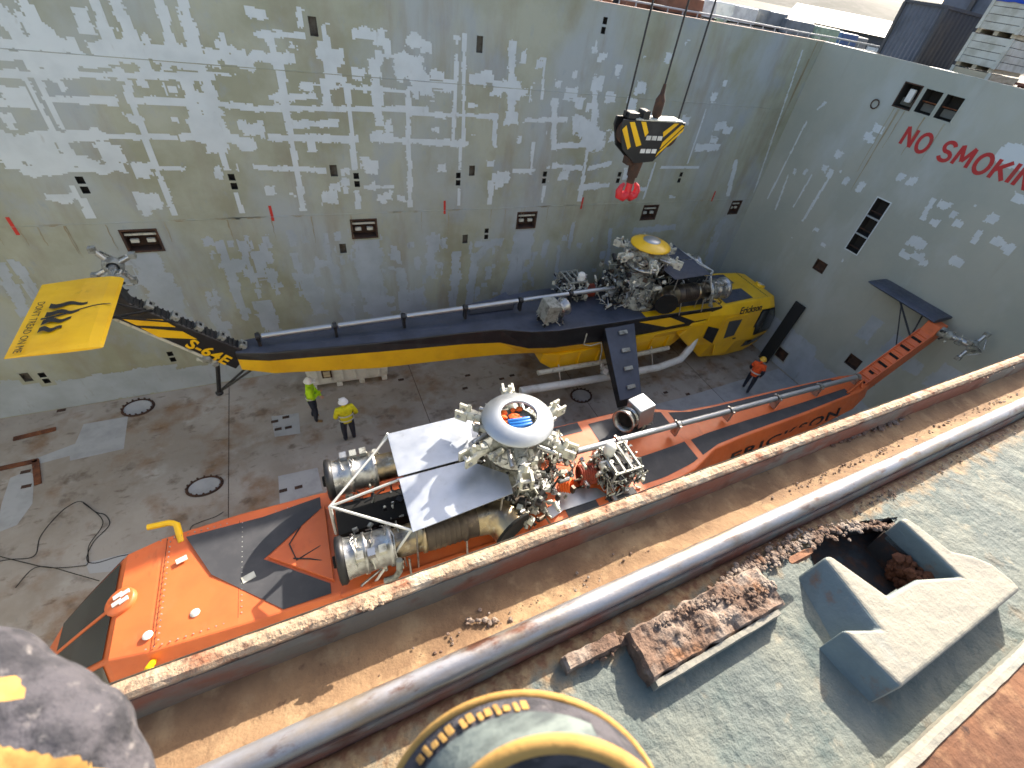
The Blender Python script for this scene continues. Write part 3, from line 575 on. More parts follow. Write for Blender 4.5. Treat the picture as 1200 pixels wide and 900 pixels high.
RL = thing('deck_railing', 'long pale steel guard railing above the patched hold wall', 'railing', (0, YB+1.3, ZT-.88))
for k, hz in enumerate((.96, 1.16, 1.36)):
    mb = MB(); mb.tube([(x, .0, hz-.38+.01*math.sin(x)) for x in np.arange(-2, 26, 2.)], .022 if k < 2 else .03, 6); mb.build('rail', M['railw'], RL)
for x in np.arange(-2, 26, .62):
    mb = MB(); mb.cyl((x, 0, 0), (x, 0, 1.0), .022, n=6); mb.build('post', M['railw'], RL)
# odd cargo on the deck behind the railing
R = random.Random(41); cg = [('white', srgb(222, 222, 216)), ('blue', srgb(70, 100, 150)), ('cream', srgb(210, 190, 150)), ('grey', srgb(120, 126, 132)), ('rust-brown', srgb(140, 92, 66)), ('pale green', srgb(150, 170, 150)), ('black', srgb(40, 42, 46))]
cgm = [mat('cargo_'+n_.replace(' ', '_').replace('-', '_'), c_, .6, layers=[(tuple(q*.7 for q in c_), 3, .45, .65, 6)]) for n_, c_ in cg]
x = 6.6
while x < 24.0:
    k = R.randrange(7); y = YB+1.9+R.uniform(0, 1.3); hh = R.uniform(.95, 1.35)
    if R.random() < .4:
        t = thing('oil_drum', f'{cg[k][0]} steel drum on deck behind the pale railing', 'drum', (x, y, ZT-.88), 0, 'drums behind the railing'); hh = .92; w = .62
        for lv in range(int(round(hh/.92))):
            mb = MB(); mb.lathe([(.001, .005), (.29, .005), (.30, .03), (.29, .05), (.29, .3), (.305, .32), (.29, .34), (.29, .58), (.305, .60), (.29, .62), (.29, .86), (.30, .88), (.30, .90), (.27, .88), (.001, .88)], (0, 0, lv*.92), (0, 0, 1), 18); mb.build('drum_shell', cgm[k], t)
    else:
        w = R.uniform(.8, 1.7); t = thing('wrapped_pallet', f'{cg[k][0]} wrapped pallet load on deck behind the pale railing', 'pallet load', (x, y, ZT-.88), R.uniform(-.15, .15), 'pallet loads behind the railing')
        mb = MB(); mb.box((0, 0, .14+hh/2), (w, 1.0, hh), None, 0, R.uniform(.82, .98)); mb.build('load', cgm[k], t, .05)
        for j in range(5): mb = MB(); mb.box((-w/2+w*(j+.5)/5, 0, .12), (w/6, 1.05, .03)); mb.build('board', M['rust_dark'], t)
        for j in (-1, 0, 1): mb = MB(); mb.box((0, j*.45, .052), (w, .1, .104)); mb.build('bearer', M['rust_dark'], t)
        mb = MB(); mb.box((0, 0, .14+hh*.6), (w*1.0, 1.01, .05)); mb.build('strap', M['black'], t)
    x += w*.75+R.uniform(.05, .5)
# cargo standing on the deck beyond the end wall
DZ = ZT-.88
def corrugated(mb, o, ax, up, w, h, n, d=.05):
    nrm = ax.cross(up); P = []; 
    for i in range(n*4+1):
        t = i/(n*4); k = (0, 1, 1, 0)[i % 4]; b = o+ax*(w*t)+nrm*(d*k); P += [b, b+up*h]
    mb.add(P, [(2*i, 2*i+2, 2*i+3, 2*i+1) for i in range(n*4)])
M['cargogrey'] = mat('dark_grey_cargo', srgb(92, 98, 112), .5, layers=[(srgb(76, 82, 94), 1.5, .45, .65, 6)])
M['cargodark'] = mat('charcoal_cargo', srgb(66, 68, 74), .6, layers=[(srgb(84, 80, 78), 1.5, .5, .7, 6)])  # darker grey for container sides, posts, ribs, roofs and loads
M['plank'] = mat('pale_plank', srgb(188, 176, 152), .75, layers=[(srgb(160, 146, 122), 3, .45, .65, 7, (1, .2, 4))])
M['cratew'] = mat('pale_crate', srgb(196, 196, 188), .7, layers=[(srgb(170, 168, 156), 3, .45, .65, 7)])
def cargo(name, label, cat, px_bl, px_br, x, depth, hgt, style, z0=DZ, group=None):
    """box whose front face stands at x; left and right bottom corners read from the photo"""
    a, b = atx(*px_bl, x), atx(*px_br, x); y0, y1 = b.y, a.y; t = thing(name, label, cat, (x, y0, z0), group=group)
    w = y1-y0; return t, w
# grey ribbed container
t, w = cargo('shipping_container', 'dark blue-grey ribbed container on deck above the end wall', 'container', (1030, 62), (1072, 74), 19.6, 2, 1.9, 0)
mb = MB(); corrugated(mb, Vector((0, 0, 0)), Vector((0, 1, 0)), Vector((0, 0, 1)), w, 2.3, 9, .04); mb.build('front_panel', M['cargogrey'], t)
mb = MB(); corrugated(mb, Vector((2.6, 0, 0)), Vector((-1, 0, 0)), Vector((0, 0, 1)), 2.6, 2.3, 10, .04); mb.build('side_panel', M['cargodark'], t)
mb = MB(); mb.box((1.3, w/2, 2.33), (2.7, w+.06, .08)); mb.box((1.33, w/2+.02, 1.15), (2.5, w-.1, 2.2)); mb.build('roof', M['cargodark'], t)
for yy in (0, w):
    mb = MB(); mb.box((0, yy, 1.15), (.12, .1, 2.32)); mb.build('corner_post', M['cargodark'], t)
# crate stack with tarpaulin
a, b = atx(1116, 78, 19.4), atx(1160, 90, 19.4); y0, y1 = b.y, a.y; w = y1-y0
hh = .74
for k in range(3):
    t = thing('slatted_crate', ['pale plank crate at the foot of the tarpaulin stack', 'grey-white plank crate in the middle of the tarpaulin stack', 'topmost plank crate under the blue tarpaulin'][k], 'crate', (19.4, y0, DZ+.28+k*(hh+.10)), group='crates stacked above the end wall')
    for j in range(4):
        mb = MB(); mb.box((0, w/2, .09+j*.18), (.04, w, .168)); mb.build('plank', M['plank'] if k == 0 else M['cratew'], t, .006)
        mb = MB(); mb.box((.9, 0, .09+j*.18), (1.75, .04, .168)); mb.build('plank', M['plank'] if k == 0 else M['cratew'], t, .006)
    mb = MB(); mb.box((.92, w/2, .36), (1.7, w-.08, .70)); mb.build('load', M['cargodark'], t)
    for yy in (.04, w-.04):
        mb = MB(); mb.box((-.04, yy, .36), (.04, .09, .74)); mb.build('batten', M['cratew'], t)
    for yy in (.1, w/2, w-.1):
        mb = MB(); mb.box((.9, yy, -.05), (1.8, .12, .098)); mb.build('skid', M['plank'], t)
p = thing('timber_pallet', 'brown timber pallet under the crate stack', 'pallet', (19.4, y0, DZ))
for j in range(5):
    mb = MB(); mb.box((.1+j*.42, w/2, .20), (.3, w, .04)); mb.build('board', M['rust_dark'], p)
for yy in (.1, w/2, w-.1):
    mb = MB(); mb.box((.9, yy, .09), (1.8, .12, .178)); mb.build('bearer', M['rust_dark'], p)
M['tarp'] = mat('blue_tarpaulin', srgb(28, 76, 190), .35, bump=[(6, .5, .05)])
mb = MB(); n = 14; P = []
for i in range(n+1):
    for j in range(n+1):
        u, v = i/n, j/n; e = min(u, 1-u, v, 1-v)*n; P.append((u*1.9-.06, v*(w+.1)-.05, .30*math.sin(math.pi*v)**.6*math.sin(math.pi*min(1, max(0, u)))**.5+.03*noise.noise((u*5, v*5, 1))-(.12 if e < .5 else 0)))
mb.add(P, [(i*(n+1)+j, (i+1)*(n+1)+j, (i+1)*(n+1)+j+1, i*(n+1)+j+1) for i in range(n) for j in range(n)], 0, True)
o = mb.build('tarpaulin', M['tarp']); o.location = (19.4, y0, DZ+.28+3*(hh+.10)-.06); tag(o, 'bright blue tarpaulin draped over the top crate', 'tarpaulin')
sm = o.modifiers.new('thick', 'SOLIDIFY'); sm.thickness = .01
# teal container between, dark skip, long grey hatch cover behind, brown drum
def plain_container(label, x, px0, px1, z0, h, d, m, ribs=8, roof=None):
    a, b = atx(*px0, x), atx(*px1, x); w = a.y-b.y; t = thing('shipping_container', label, 'container', (x, b.y, z0))
    mb = MB(); corrugated(mb, Vector((0, 0, 0)), Vector((0, 1, 0)), Vector((0, 0, 1)), w, h, ribs); mb.build('front_panel', m, t)
    mb = MB(); mb.box((d/2+.06, w/2, h/2), (d, w-.02, h-.02)); mb.build('body', m, t)
    mb = MB(); mb.box((d/2, w/2, h+.03), (d+.2, w+.1, .06)); mb.build('roof', roof or M['railw'], t)
    return t
M['teal'] = mat('dark_teal_paint', srgb(52, 70, 78), .5, layers=[(srgb(70, 84, 88), 2, .5, .7, 6)])
M['brownred'] = mat('brown_red_paint', srgb(120, 72, 56), .6, layers=[(srgb(90, 58, 48), 3, .45, .65, 6)])
plain_container('low dark teal skip between the ribbed container and the crate stack', 19.9, (1086, 72), (1118, 82), DZ, .75, 1.8, M['teal'], 6)
plain_container('weathered green container behind the dark teal skip', 23.2, (1088, 60), (1140, 70), DZ, 1.75, 2.2, M['teal'], 10, M['rimred'])
plain_container('brown-red box at the edge of the deck beside the crate stack', 18.9, (1191, 102), (1235, 112), DZ, .9, 1.5, M['brownred'], 6, M['brownred'])
t = thing('hatch_cover', 'long slate-grey folded hatch cover standing behind the deck cargo', 'hatch cover', (26.2, -2.0, DZ))
mb = MB(); mb.box((0, 8.5, 3.0), (.5, 17.5, 1.3)); mb.build('panel', M['cargogrey'], t, .05)
mb = MB(); mb.box((.1, 8.5, 1.9), (.4, 17.5, .5)); mb.build('lower_beam', M['rimred'], t)
for k in range(8):
    mb = MB(); mb.box((-.3, .6+k*2.2, 2.95), (.14, .16, 1.5)); mb.build('rib', M['cargodark'], t)
for k in range(3):
    mb = MB(); mb.box((.2, .8+k*7.6, .85), (.5, .6, 1.7)); mb.build('support', M['cargodark'], t)
mb = MB(); mb.box((.25, 8.5, 3.72), (1.2, 17.6, .12)); mb.build('edge_flange', M['railw'], t)
# harbour ground, town and hill far beyond
M['ground'] = mat('quay_concrete', srgb(112, 106, 96), .9, layers=[(srgb(98, 94, 86), .02, .45, .6, 6), (srgb(128, 122, 110), .05, .52, .66, 6), (srgb(80, 76, 68), .12, .58, .7, 6)])
mb = MB(); mb.add([(-3000, -3000, -6.0), (3000, -3000, -6.0), (3000, 3000, -6.0), (-3000, 3000, -6.0)], [(0, 1, 2, 3)]); tag(mb.build('ground', M['ground'], fix=False), 'pale concrete quay and harbour ground', kind='structure')
M['hill'] = mat('dry_hill', srgb(70, 72, 70), .95, layers=[(srgb(48, 54, 50), .02, .42, .56, 7)])
mb = MB(); P = []; n = 60
for i in range(n+1):
    a = math.radians(10+80*i/n)
    for k, (rad, f) in enumerate(((1300, 0), (1600, .55), (2000, 1), (2500, .4))): P.append((rad*math.sin(a), rad*math.cos(a), -6.5+f*(105+50*noise.noise((a*5, 2, 0))+22*noise.noise((a*17, k, 1)))))
mb.add(P, [(i*4+j, (i+1)*4+j, (i+1)*4+j+1, i*4+j+1) for i in range(n) for j in range(3)], 0, True); tag(mb.build('hill', M['hill']), 'dry hills behind the harbour town', kind='structure')
hw = [mat('house_'+n_, c_, .8) for n_, c_ in (('white', srgb(150, 147, 140)), ('cream', srgb(136, 122, 98)), ('brick', srgb(150, 128, 112)), ('blue', srgb(78, 94, 116)), ('sand', srgb(140, 130, 110)))]
hr = [mat('roof_'+n_, c_, .7) for n_, c_ in (('tile', srgb(112, 84, 68)), ('tin', srgb(112, 118, 122)), ('slate', srgb(60, 66, 76)))]
M['shedroof'] = mat('shed_roof_brown', srgb(112, 96, 84), .8, layers=[(srgb(92, 80, 72), .3, .45, .65, 6)])
M['shed'] = mat('shed_cladding', srgb(104, 112, 124), .6, layers=[(srgb(88, 96, 108), .3, .45, .65, 6)]); M['shed2'] = mat('shed_cream', srgb(150, 140, 122), .7, layers=[(srgb(130, 120, 104), .3, .45, .65, 6)])
for (az, rad, L_, hh, m_, lab) in ((33, 190, 60, 15.2, 'shed2', 'large cream dockside shed beyond the ship railing'), (46, 230, 46, 16.2, 'shed', 'large blue-grey dockside shed beyond the ship railing'), (57, 170, 46, 17.0, 'cargodark', 'dark dockside shed behind the deck cargo')):
    a = math.radians(az); t = thing('dockside_shed', lab, 'shed', (rad*math.sin(a), rad*math.cos(a), -6.0), -a)
    mb = MB(); mb.box((0, 0, hh/2-.01), (L_, 22, hh)); mb.build('wall', M[m_], t)
    mb = MB(); mb.prism([(-L_/2-1, -12, hh), (-L_/2-1, 12, hh), (-L_/2-1, 0, hh+3.2)], (L_+2, 0, 0)); mb.build('roof', M['cargodark'] if m_ != 'shed' else M['shedroof'], t)
    for k in range(int(L_/6)):
        mb = MB(); mb.box((-L_/2+4+k*6, -11.06, hh-3.2), (3.4, .12, 2.0)); mb.build('window', M['glass'] if k % 3 else M['whitep'], t)
        mb = MB(); mb.box((-L_/2+1.2+k*6, -11.1, hh/2), (.5, .3, hh-.2)); mb.build('pilaster', M['cargodark'] if k % 2 else M['railw'], t)
R = random.Random(77); names = ['off-white', 'cream', 'pale brick', 'blue-grey', 'sand-coloured']; rn = ['brown', 'pale metal', 'slate-grey']
for i in range(130):
    rad = R.uniform(130, 520) if i < 80 else R.uniform(500, 1250); a = math.radians(R.uniform(27, 62)); k = R.randrange(5); q = R.randrange(3)
    L_, D_, hh = R.uniform(8, 26), R.uniform(8, 14), R.uniform(4, 10)+rad*.012
    t = thing('harbour_building', f'far {names[k]} harbour building with {rn[q]} roof beyond the ship railing', 'building', (rad*math.sin(a), rad*math.cos(a), -6.0), R.uniform(0, 3), 'buildings beyond the harbour')
    mb = MB(); mb.box((0, 0, hh/2), (L_, D_, hh)); mb.build('wall', hw[k], t)
    mb = MB()
    if i % 2: mb.box((0, 0, hh+.2), (L_+.6, D_+.6, .4)); mb.box((L_*.2, 0, hh+1), (L_*.2, D_*.4, 1.4))
    else: mb.prism([(-L_/2-.4, -D_/2-.5, hh), (-L_/2-.4, D_/2+.5, hh), (-L_/2-.4, 0, hh+D_*.28)], (L_+.8, 0, 0)); mb.build('roof', hr[q], t)
    nwin = int(L_/4)
    for s_ in (-1, 1):
        for j in range(nwin):
            mb = MB(); mb.box((-L_/2+L_*(j+.5)/nwin, s_*(D_/2+.03), hh*.55), (1.5, .1, 1.5)); mb.build('window', M['glass'], t)
# ------------------------------------------------------------------ the two crane helicopters (nose = +x, left = +y, origin under the rotor)
def greeble(mb, lo, hi, n, seed, nm, smin=.04, smax=.16, pipes=.35):
    R = random.Random(seed); U = lambda k: R.uniform(lo[k], hi[k])
    for i in range(n):
        p = Vector((U(0), U(1), U(2))); m = R.randrange(nm); q = R.random(); s = R.uniform(smin, smax)
        if q < pipes:
            d = Vector((R.gauss(0, 1), R.gauss(0, 1), R.gauss(0, .8))).normalized()*R.uniform(.15, .5); e = Vector((R.gauss(0, .12), R.gauss(0, .12), R.gauss(0, .12)))
            pts = [p, p+d*.4+e, p+d]; pts = [Vector([max(lo[k], min(hi[k], a[k])) for k in range(3)]) for a in pts]
            if (pts[2]-pts[0]).length > .05: mb.tube(pts, R.uniform(.009, .024), 5, m)
        elif q < pipes+.3:
            ax = Vector(R.choice(((1, 0, 0), (0, 1, 0), (0, 0, 1), (1, .3, .2), (.2, 1, .4)))).normalized(); L = s*R.uniform(.6, 1.8); r = s*R.uniform(.25, .6)
            mb.cyl(p, p+ax*L, r, n=9, m=m); mb.cyl(p+ax*L, p+ax*(L+.03), r*.6, n=6, m=R.randrange(nm))
        else:
            rot = Euler((R.uniform(-.4, .4), R.uniform(-.4, .4), R.uniform(0, 3))).to_matrix(); mb.box(p, (s*R.uniform(.5, 1.5), s*R.uniform(.5, 1.3), s*R.uniform(.4, 1.2)), rot, m, R.uniform(.6, 1))
def helicopter(label, loc, rotz, pitch, K):
    T = thing('crane_helicopter', label, 'helicopter', loc, 0, 'helicopters lashed in the hold'); T.rotation_euler = (0, pitch, rotz)
    MW = Matrix.Translation(loc) @ Euler((0, pitch, rotz)).to_matrix().to_4x4(); IW = MW.inverted()
    pz = lambda u, v, z: IW @ atz(u, v, z)
    yel = K['name'] == 'yellow'; body = M[K['body']]; top = M[K['top']]; sideU = M[K['sideU']]; sideL = M[K['sideL']]
    G5 = [M['castgrey'], M['steel'], M['cream'], M['black'], M['exhaust']]
    # --- fuselage beam and boom
    st = [(3.5, 1.12, 1.12, .9, 3.04, 2.40, 1.75), (.5, 1.15, 1.15, .9, 3.12, 2.40, 1.85), (-1.4, 1.2, 1.18, .9, 3.18, 2.40, 1.9), (-3.6, 1.18, 1.12, .8, 3.20, 2.45, 1.95),
          (-4.5, 1.04, 1.0, .7, 3.20, 2.50, 2.05), (-5.4, .70, .75, .6, 3.20, 2.72, 2.08), (-6.5, .61, .68, .58, 3.21, 2.82, 2.16), (-9, .53, .62, .54, 3.24, 2.98, 2.30), (-11.6, .38, .44, .38, 3.30, 3.08, 2.58), (-12.3, .24, .25, .22, 3.32, 3.12, 2.74)]
    if not yel: st = [(x, wt, ws+(.12 if x < -5 else .04), wb_, zt, zb+(.12 if x < -5 else .35), zb) for x, wt, ws, wb_, zt, zm, zb in st]
    mb = MB(); mb.loft([[Vector((x, wt, zt)), Vector((x, ws, zm)), Vector((x, wb_, zb)), Vector((x, -wb_, zb)), Vector((x, -ws, zm)), Vector((x, -wt, zt))] for x, wt, ws, wb_, zt, zm, zb in st], mats=[1, 2, 2, 2, 1, 0], m=1)
    mb.build('fuselage', [top, sideU, sideL], T, .035)
    def half_w(x):
        for a, b in zip(st, st[1:]):
            if b[0] <= x <= a[0]: t = (a[0]-x)/(a[0]-b[0]); return a[1]+(b[1]-a[1])*t, a[4]+(b[4]-a[4])*t
        return st[-1][1], st[-1][4]
    def deck_sheet(x0, x1, f0, f1, m, name='walkway_panel', lift=.006, n=10):
        P = []
        for i in range(n+1):
            x = x0+(x1-x0)*i/n; w, z = half_w(x); P += [(x, w*f0, z+lift), (x, w*f1, z+lift)]
        mb = MB(); mb.add(P, [(2*i, 2*i+1, 2*i+3, 2*i+2) for i in range(n)]); return mb.build(name, M[m], T)
    # --- cockpit pod
    pod = [(2.9, 1.02, 3.0, 1.14, 2.75, 1.14, 1.9, .8, 1.25), (3.6, 1.08, 3.05, 1.24, 2.75, 1.26, 1.5, 1.0, .62), (5.0, 1.06, 3.06, 1.24, 2.72, 1.26, 1.4, 1.05, .46), (6.2, .98, 3.02, 1.17, 2.68, 1.20, 1.35, 1.0, .46),
           (6.68, .88, 2.97, 1.08, 2.62, 1.12, 1.32, .94, .52), (7.36, .70, 2.40, .96, 2.0, .99, 1.28, .82, .62), (7.86, .54, 1.96, .76, 1.62, .78, 1.2, .64, .76), (8.24, .32, 1.52, .44, 1.34, .44, 1.15, .34, .95)]
    if yel: pod = [(x-(.28*max(0, min(1, (x-6.2)/1.8))),)+tuple(r) for x, *r in pod]
    if yel: pod = [(x, a, b, c*1.05, d, e*1.06, f-.12, g*1.06, h-.16) for x, a, b, c, d, e, f, g, h in pod]
    mb = MB(); mb.loft([[Vector((x, a, b)), Vector((x, c, d)), Vector((x, e, f)), Vector((x, g, h)), Vector((x, -g, h)), Vector((x, -e, f)), Vector((x, -c, d)), Vector((x, -a, b))] for x, a, b, c, d, e, f, g, h in pod], sm=False)
    CP = mb.build('cockpit', body, T, .03)
    def P_(i, k, s=1): r = pod[i]; return Vector((r[0], s*r[1+2*k], r[2+2*k]))
    def glass(quad, name='window_pane', out=.022, m='glass', inset=.07):
        c = sum(quad, Vector())/len(quad); nrm = (quad[1]-quad[0]).cross(quad[2]-quad[0]).normalized()
        if nrm.dot(c-Vector((5, 0, 1.9))) < 0: nrm = -nrm
        q = [p+(c-p)*inset+nrm*out for p in quad]; mb = MB(); mb.prism(q, -nrm*.05); return mb.build(name, M[m], CP)
    L = lambda a, b, t: a.lerp(b, t)
    for s in (-1, 1):
        def skin(x, k, f, s=s):
            for r0, r1 in zip(pod, pod[1:]):
                if r0[0] <= x <= r1[0]:
                    t = (x-r0[0])/(r1[0]-r0[0]); y = lambda j: (r0[1+2*j]+(r1[1+2*j]-r0[1+2*j])*t); z = lambda j: (r0[2+2*j]+(r1[2+2*j]-r0[2+2*j])*t)
                    return Vector((x, s*(y(k)+(y(k+1)-y(k))*f), z(k)+(z(k+1)-z(k))*f))
        def patch(x0, x1, k, lo, hi, m, name, out=.014, n=8):
            P = []
            for i in range(n+1):
                t = i/n; x = x0+(x1-x0)*t; f0 = lo(t) if callable(lo) else lo; f1 = hi(t) if callable(hi) else hi
                for f in (f0, f1): p = skin(x, k, f); P.append(p+Vector((.004, s*out, .004)))
            mb = MB(); mb.add(P, [(2*i, 2*i+1, 2*i+3, 2*i+2) for i in range(n)]); return mb.build(name, M[m], CP)
        def nose_pane(x0, x1, y0, y1, name, n=8):
            P = []
            for i in range(n+1):
                x = x0+(x1-x0)*i/n; p = skin(x, 0, 0)
                for f in (y0, y1): P.append((x+.012, p.y*f if abs(p.y*f) > .03 else s*.03, p.z+.014))
            mb = MB(); mb.add(P, [(2*i, 2*i+1, 2*i+3, 2*i+2) for i in range(n)]); return mb.build(name, M['glass'], CP)
        ex = pod[-2][0]; fx_ = pod[4][0]
        nose_pane(fx_+.10, ex-.02, .05, .93, 'windscreen_pane')
        patch(fx_+.10, ex-.04, 0, .08, .92, 'glass', 'quarter_pane', .016)
        patch(5.70, 7.5, 1, .02, lambda t: .92-.30*(t < .1), 'black', 'window_frame', .012, 14)
        patch(5.80, 7.42, 1, .07, lambda t: .82-.25*(t < .1), 'glass', 'side_window', .020, 14)
        if yel: patch(3.02, 3.58, 1, .45, .98, 'black', 'black_side_patch', .03, 6)  # flat black patch on the pod skin behind the door, no hollow
        patch(5.75, 7.5, 2, .18, .60, 'glass', 'chin_window', .016)
        # door with its window
        DY = 1.31 if yel else 1.25; d0 = [Vector((3.75, s*DY, 2.62)), Vector((4.95, s*DY, 2.62)), Vector((4.95, s*DY, 1.35)), Vector((4.75, s*DY, .7)), Vector((4.0, s*DY, .7)), Vector((3.75, s*DY, 1.4))]
        mb = MB(); mb.prism([p+Vector((0, s*.022, 0)) for p in d0], (0, s*-.05, 0)); D = mb.build('door', body, CP, .01)
        mb = MB(); mb.prism([(3.98, s*(DY+.02), 2.42), (4.68, s*(DY+.02), 2.42), (4.68, s*(DY+.02), 1.62), (4.15, s*(DY+.02), 1.55)], (0, s*.012, 0)); mb.build('door_window', M['glass'], D)
        mb = MB(); mb.box((4.78, s*(DY+.035), 1.45), (.16, .03, .04)); mb.build('door_handle', M['black'], D)
    mb = MB(); mb.tube([(pod[4][0]+.05, .0, 2.95), (pod[5][0], .0, 2.42), (pod[6][0], 0, 1.98)], .03); mb.build('windscreen_post', body, CP)
    # wiper-light pod on the nose roof: round lamp cluster
    mb = MB(); mb.lathe([(.001, .03), (.2, .03), (.22, .02), (.22, -.06)], (6.66, -.02, 2.99), (.3, 0, .95), 18); LP = mb.build('lamp_panel', body, CP)
    for a in range(4):
        mb = MB(); mb.box(Vector((6.66, -.02, 3.025))+Vector((.03-.10*(a % 2), -.09+.12*(a//2), .03*(a % 2))), (.13, .07, .02), Euler((0, .3, .3)).to_matrix()); mb.build('lamp', M['whitep'], LP)
    # rivet rows and skin joints
    mb = MB()
    for k in range(26):
        for q in (-.93, .93): mb.cyl((3.7+k*.1, q, 3.04), (3.7+k*.1, q, 3.056), .011, n=6)
    for k in range(18):
        for q in (4.95, 6.05): mb.cyl((q, -.85+k*.1, 3.05), (q, -.85+k*.1, 3.071), .011, n=6)
    tag(mb.build('rivets', M['castgrey'], CP), kind='stuff')
    for q in (5.0, 6.1):
        mb = MB(); mb.box((q, 0, 3.056), (.006, 1.84, .009)); mb.build('skin_joint', M['mattblack'], CP)
    # belly: tank and keel under the beam
    mb = MB(); mb.loft([[Vector((x, w, 1.95)), Vector((x, w*.9, z)), Vector((x, -w*.9, z)), Vector((x, -w, 1.95))] for x, w, z in ((2.7, .7, 1.5), (1.8, .95, 1.15), (-3.2, .95, 1.1), (-3.8, .8, 1.5))]); TK = mb.build('belly_tank', body, T, .04)
    for k in range(7):
        mb = MB(); mb.box((1.5-k*.78, 0, 1.5), (.06, 1.96, .72)); mb.build('tank_rib', body, TK, .01)
    # --- engines
    for s in (-1, 1):
        y, z = s*.84, 3.72; E_ = link('engine', None, T)
        mb = MB(); mb.lathe([(.30, .10), (.345, .0), (.40, .02), (.405, .10), (.36, .14)], (3.42, y, z), (-1, 0, 0), 26); mb.build('inlet_ring', M['black'] if not yel else M['steel'], E_)
        mb = MB(); mb.lathe([(.10, -.06), (.12, .12), (.31, .14)], (3.42, y, z), (-1, 0, 0), 20)
        for a in range(14): mb.box(Vector((3.30, y+.2*math.cos(a*.449), z+.2*math.sin(a*.449))), (.02, .05, .2), Euler((a*.449-1.57, 0, 0)).to_matrix())
        mb.build('inlet_vanes', M['mattblack'], E_)
        mb = MB(); mb.lathe([(.36, .12), (.34, .2), (.33, .42), (.35, .43), (.35, .47), (.325, .48), (.325, .80), (.36, .82), (.36, .9), (.30, .92)], (3.42, y, z), (-1, 0, 0), 26); mb.build('compressor_case', M['steel'], E_)
        mb = MB(); mb.lathe([(.27, .9), (.27, 1.36), (.32, 1.38), (.32, 1.44), (.28, 1.46)], (3.42, y, z), (-1, 0, 0), 24); mb.build('combustor_case', M['titan'], E_)
        mb = MB(); mb.lathe([(.28, 1.44), (.31, 1.5), (.31, 2.1), (.34, 2.12), (.34, 2.18), (.31, 2.2), (.33, 2.45)], (3.42, y, z), (-1, 0, 0), 24)
        for q in np.arange(1.56, 2.08, .09): mb.lathe([(.312, q), (.325, q+.02), (.312, q+.04)], (3.42, y, z), (-1, 0, 0), 24)
        mb.build('turbine_case', M['exhaust'], E_)
        mb = MB(); pts = [(1.02, y, z), (.78, y+s*.01, z), (.60, y+s*.08, z-.02), (.48, y+s*.22, z-.04), (.40, y+s*.42, z-.06)]; mb.tube(pts, [.33, .35, .37, .38, .39], 24)
        ex = mb.build('exhaust_duct', M['titan'], E_)
        mb = MB(); d = Vector((-.08, s*.2, -.02)).normalized(); mb.lathe([(.001, .0), (.36, .0), (.385, .012), (.40, .012), (.40, -.04)], Vector(pts[-1])+d*.012, d, 24); mb.build('exhaust_mouth', M['mattblack'], ex)
        mb = MB(); greeble(mb, (2.35, y-.34, z-.5), (3.2, y+.34, z-.18), 34, 40+s, 4, .03, .10, .5)
        R = random.Random(9+s)
        for k in range(9):
            x0 = R.uniform(2.35, 3.2); a0 = R.uniform(0, 3.2); mb.tube([(x0+R.uniform(-.01, .01)+j*.02*R.uniform(-1, 1), y+.365*math.cos(a0+j*.35), z+.365*math.sin(a0+j*.35)) for j in range(5)], .013, 5, R.randrange(3))
        for k in range(3): mb.box((2.7+k*.18, y+.22*s, z+.34), (.12, .14, .1), None, R.randrange(3))
        tag(mb.build('engine_accessories', G5, E_), kind='stuff')
        mb = MB(); mb.tube([(2.48, y+s*.37, z+.1), (2.50, y+s*.42, z-.2), (2.58, y+s*.40, z-.42), (2.75, y+s*.36, z-.5)], .055, 10); mb.build('bleed_duct', M['castgrey'], E_)
        for x in (2.3, 1.25):
            mb = MB(); mb.tube([(x, y+s*.25, z-.2), (x, y+s*.38, 3.05)], .02); mb.build('engine_mount', M['steel'], E_); mb = MB(); mb.tube([(x, y-s*.25, z-.2), (x, y-s*.3, 3.05)], .02); mb.build('engine_mount', M['steel'], E_)
    mb = MB(); mb.box((1.9, 0, 3.35), (2.9, .62, .55)); mb.prism([(3.35, -.3, 3.08), (3.35, .3, 3.08), (3.2, .3, 3.6), (3.2, -.3, 3.6)], (-.05, 0, 0)); mb.build('engine_bay_floor', M['mattblack'], T)
    mb = MB(); greeble(mb, (1.0, -.42, 3.5), (3.1, .42, 3.78), 50, 77, 4, .04, .12); tag(mb.build('engine_bay_fittings', G5, T), kind='stuff')
    # --- work platform over the engines
    plates = ([(2.22, .10), (2.22, 1.16), (.40, 1.00), (.34, .60), (.95, .08)], [(2.22, .04), (2.22, -1.00), (.58, -1.06), (.55, -.42), (.95, .02)])
    for pl in plates:
        mb = MB(); mb.prism([(x, y, 4.48+.02*(abs(y) < .2)) for x, y in pl], (0, 0, .02)); mb.build('work_platform', M['sheet'] if not yel else M['slate'], T, .004)
    mb = MB(); mb.box((1.6, .07, 4.47), (1.3, .03, .03)); mb.build('platform_joint', M['steel'], T)
    apex = (3.4, -.08, 3.98)
    for q in ((2.2, 1.12, 4.46), (2.2, .07, 4.46), (2.2, -.97, 4.46), (2.9, 1.1, 3.1), (2.9, -1.1, 3.1)):
        mb = MB(); mb.tube([apex if q[2] > 4 else (q[0]-.7, q[1]*.96, 4.44), q], .024, 7); mb.build('strut', M['whitep'], T)
    mb = MB(); mb.tube([apex, (3.42, -.08, 3.05)], .03, 7); mb.build('strut', M['whitep'], T)
    for q in ((.6, 1.0), (.75, -1.0), (2.15, 1.1), (2.15, -.95)):
        mb = MB(); mb.tube([(q[0], q[1], 4.47), (q[0], q[1]*1.02, 3.1)], .018, 6); mb.build('platform_leg', M['steel'], T)
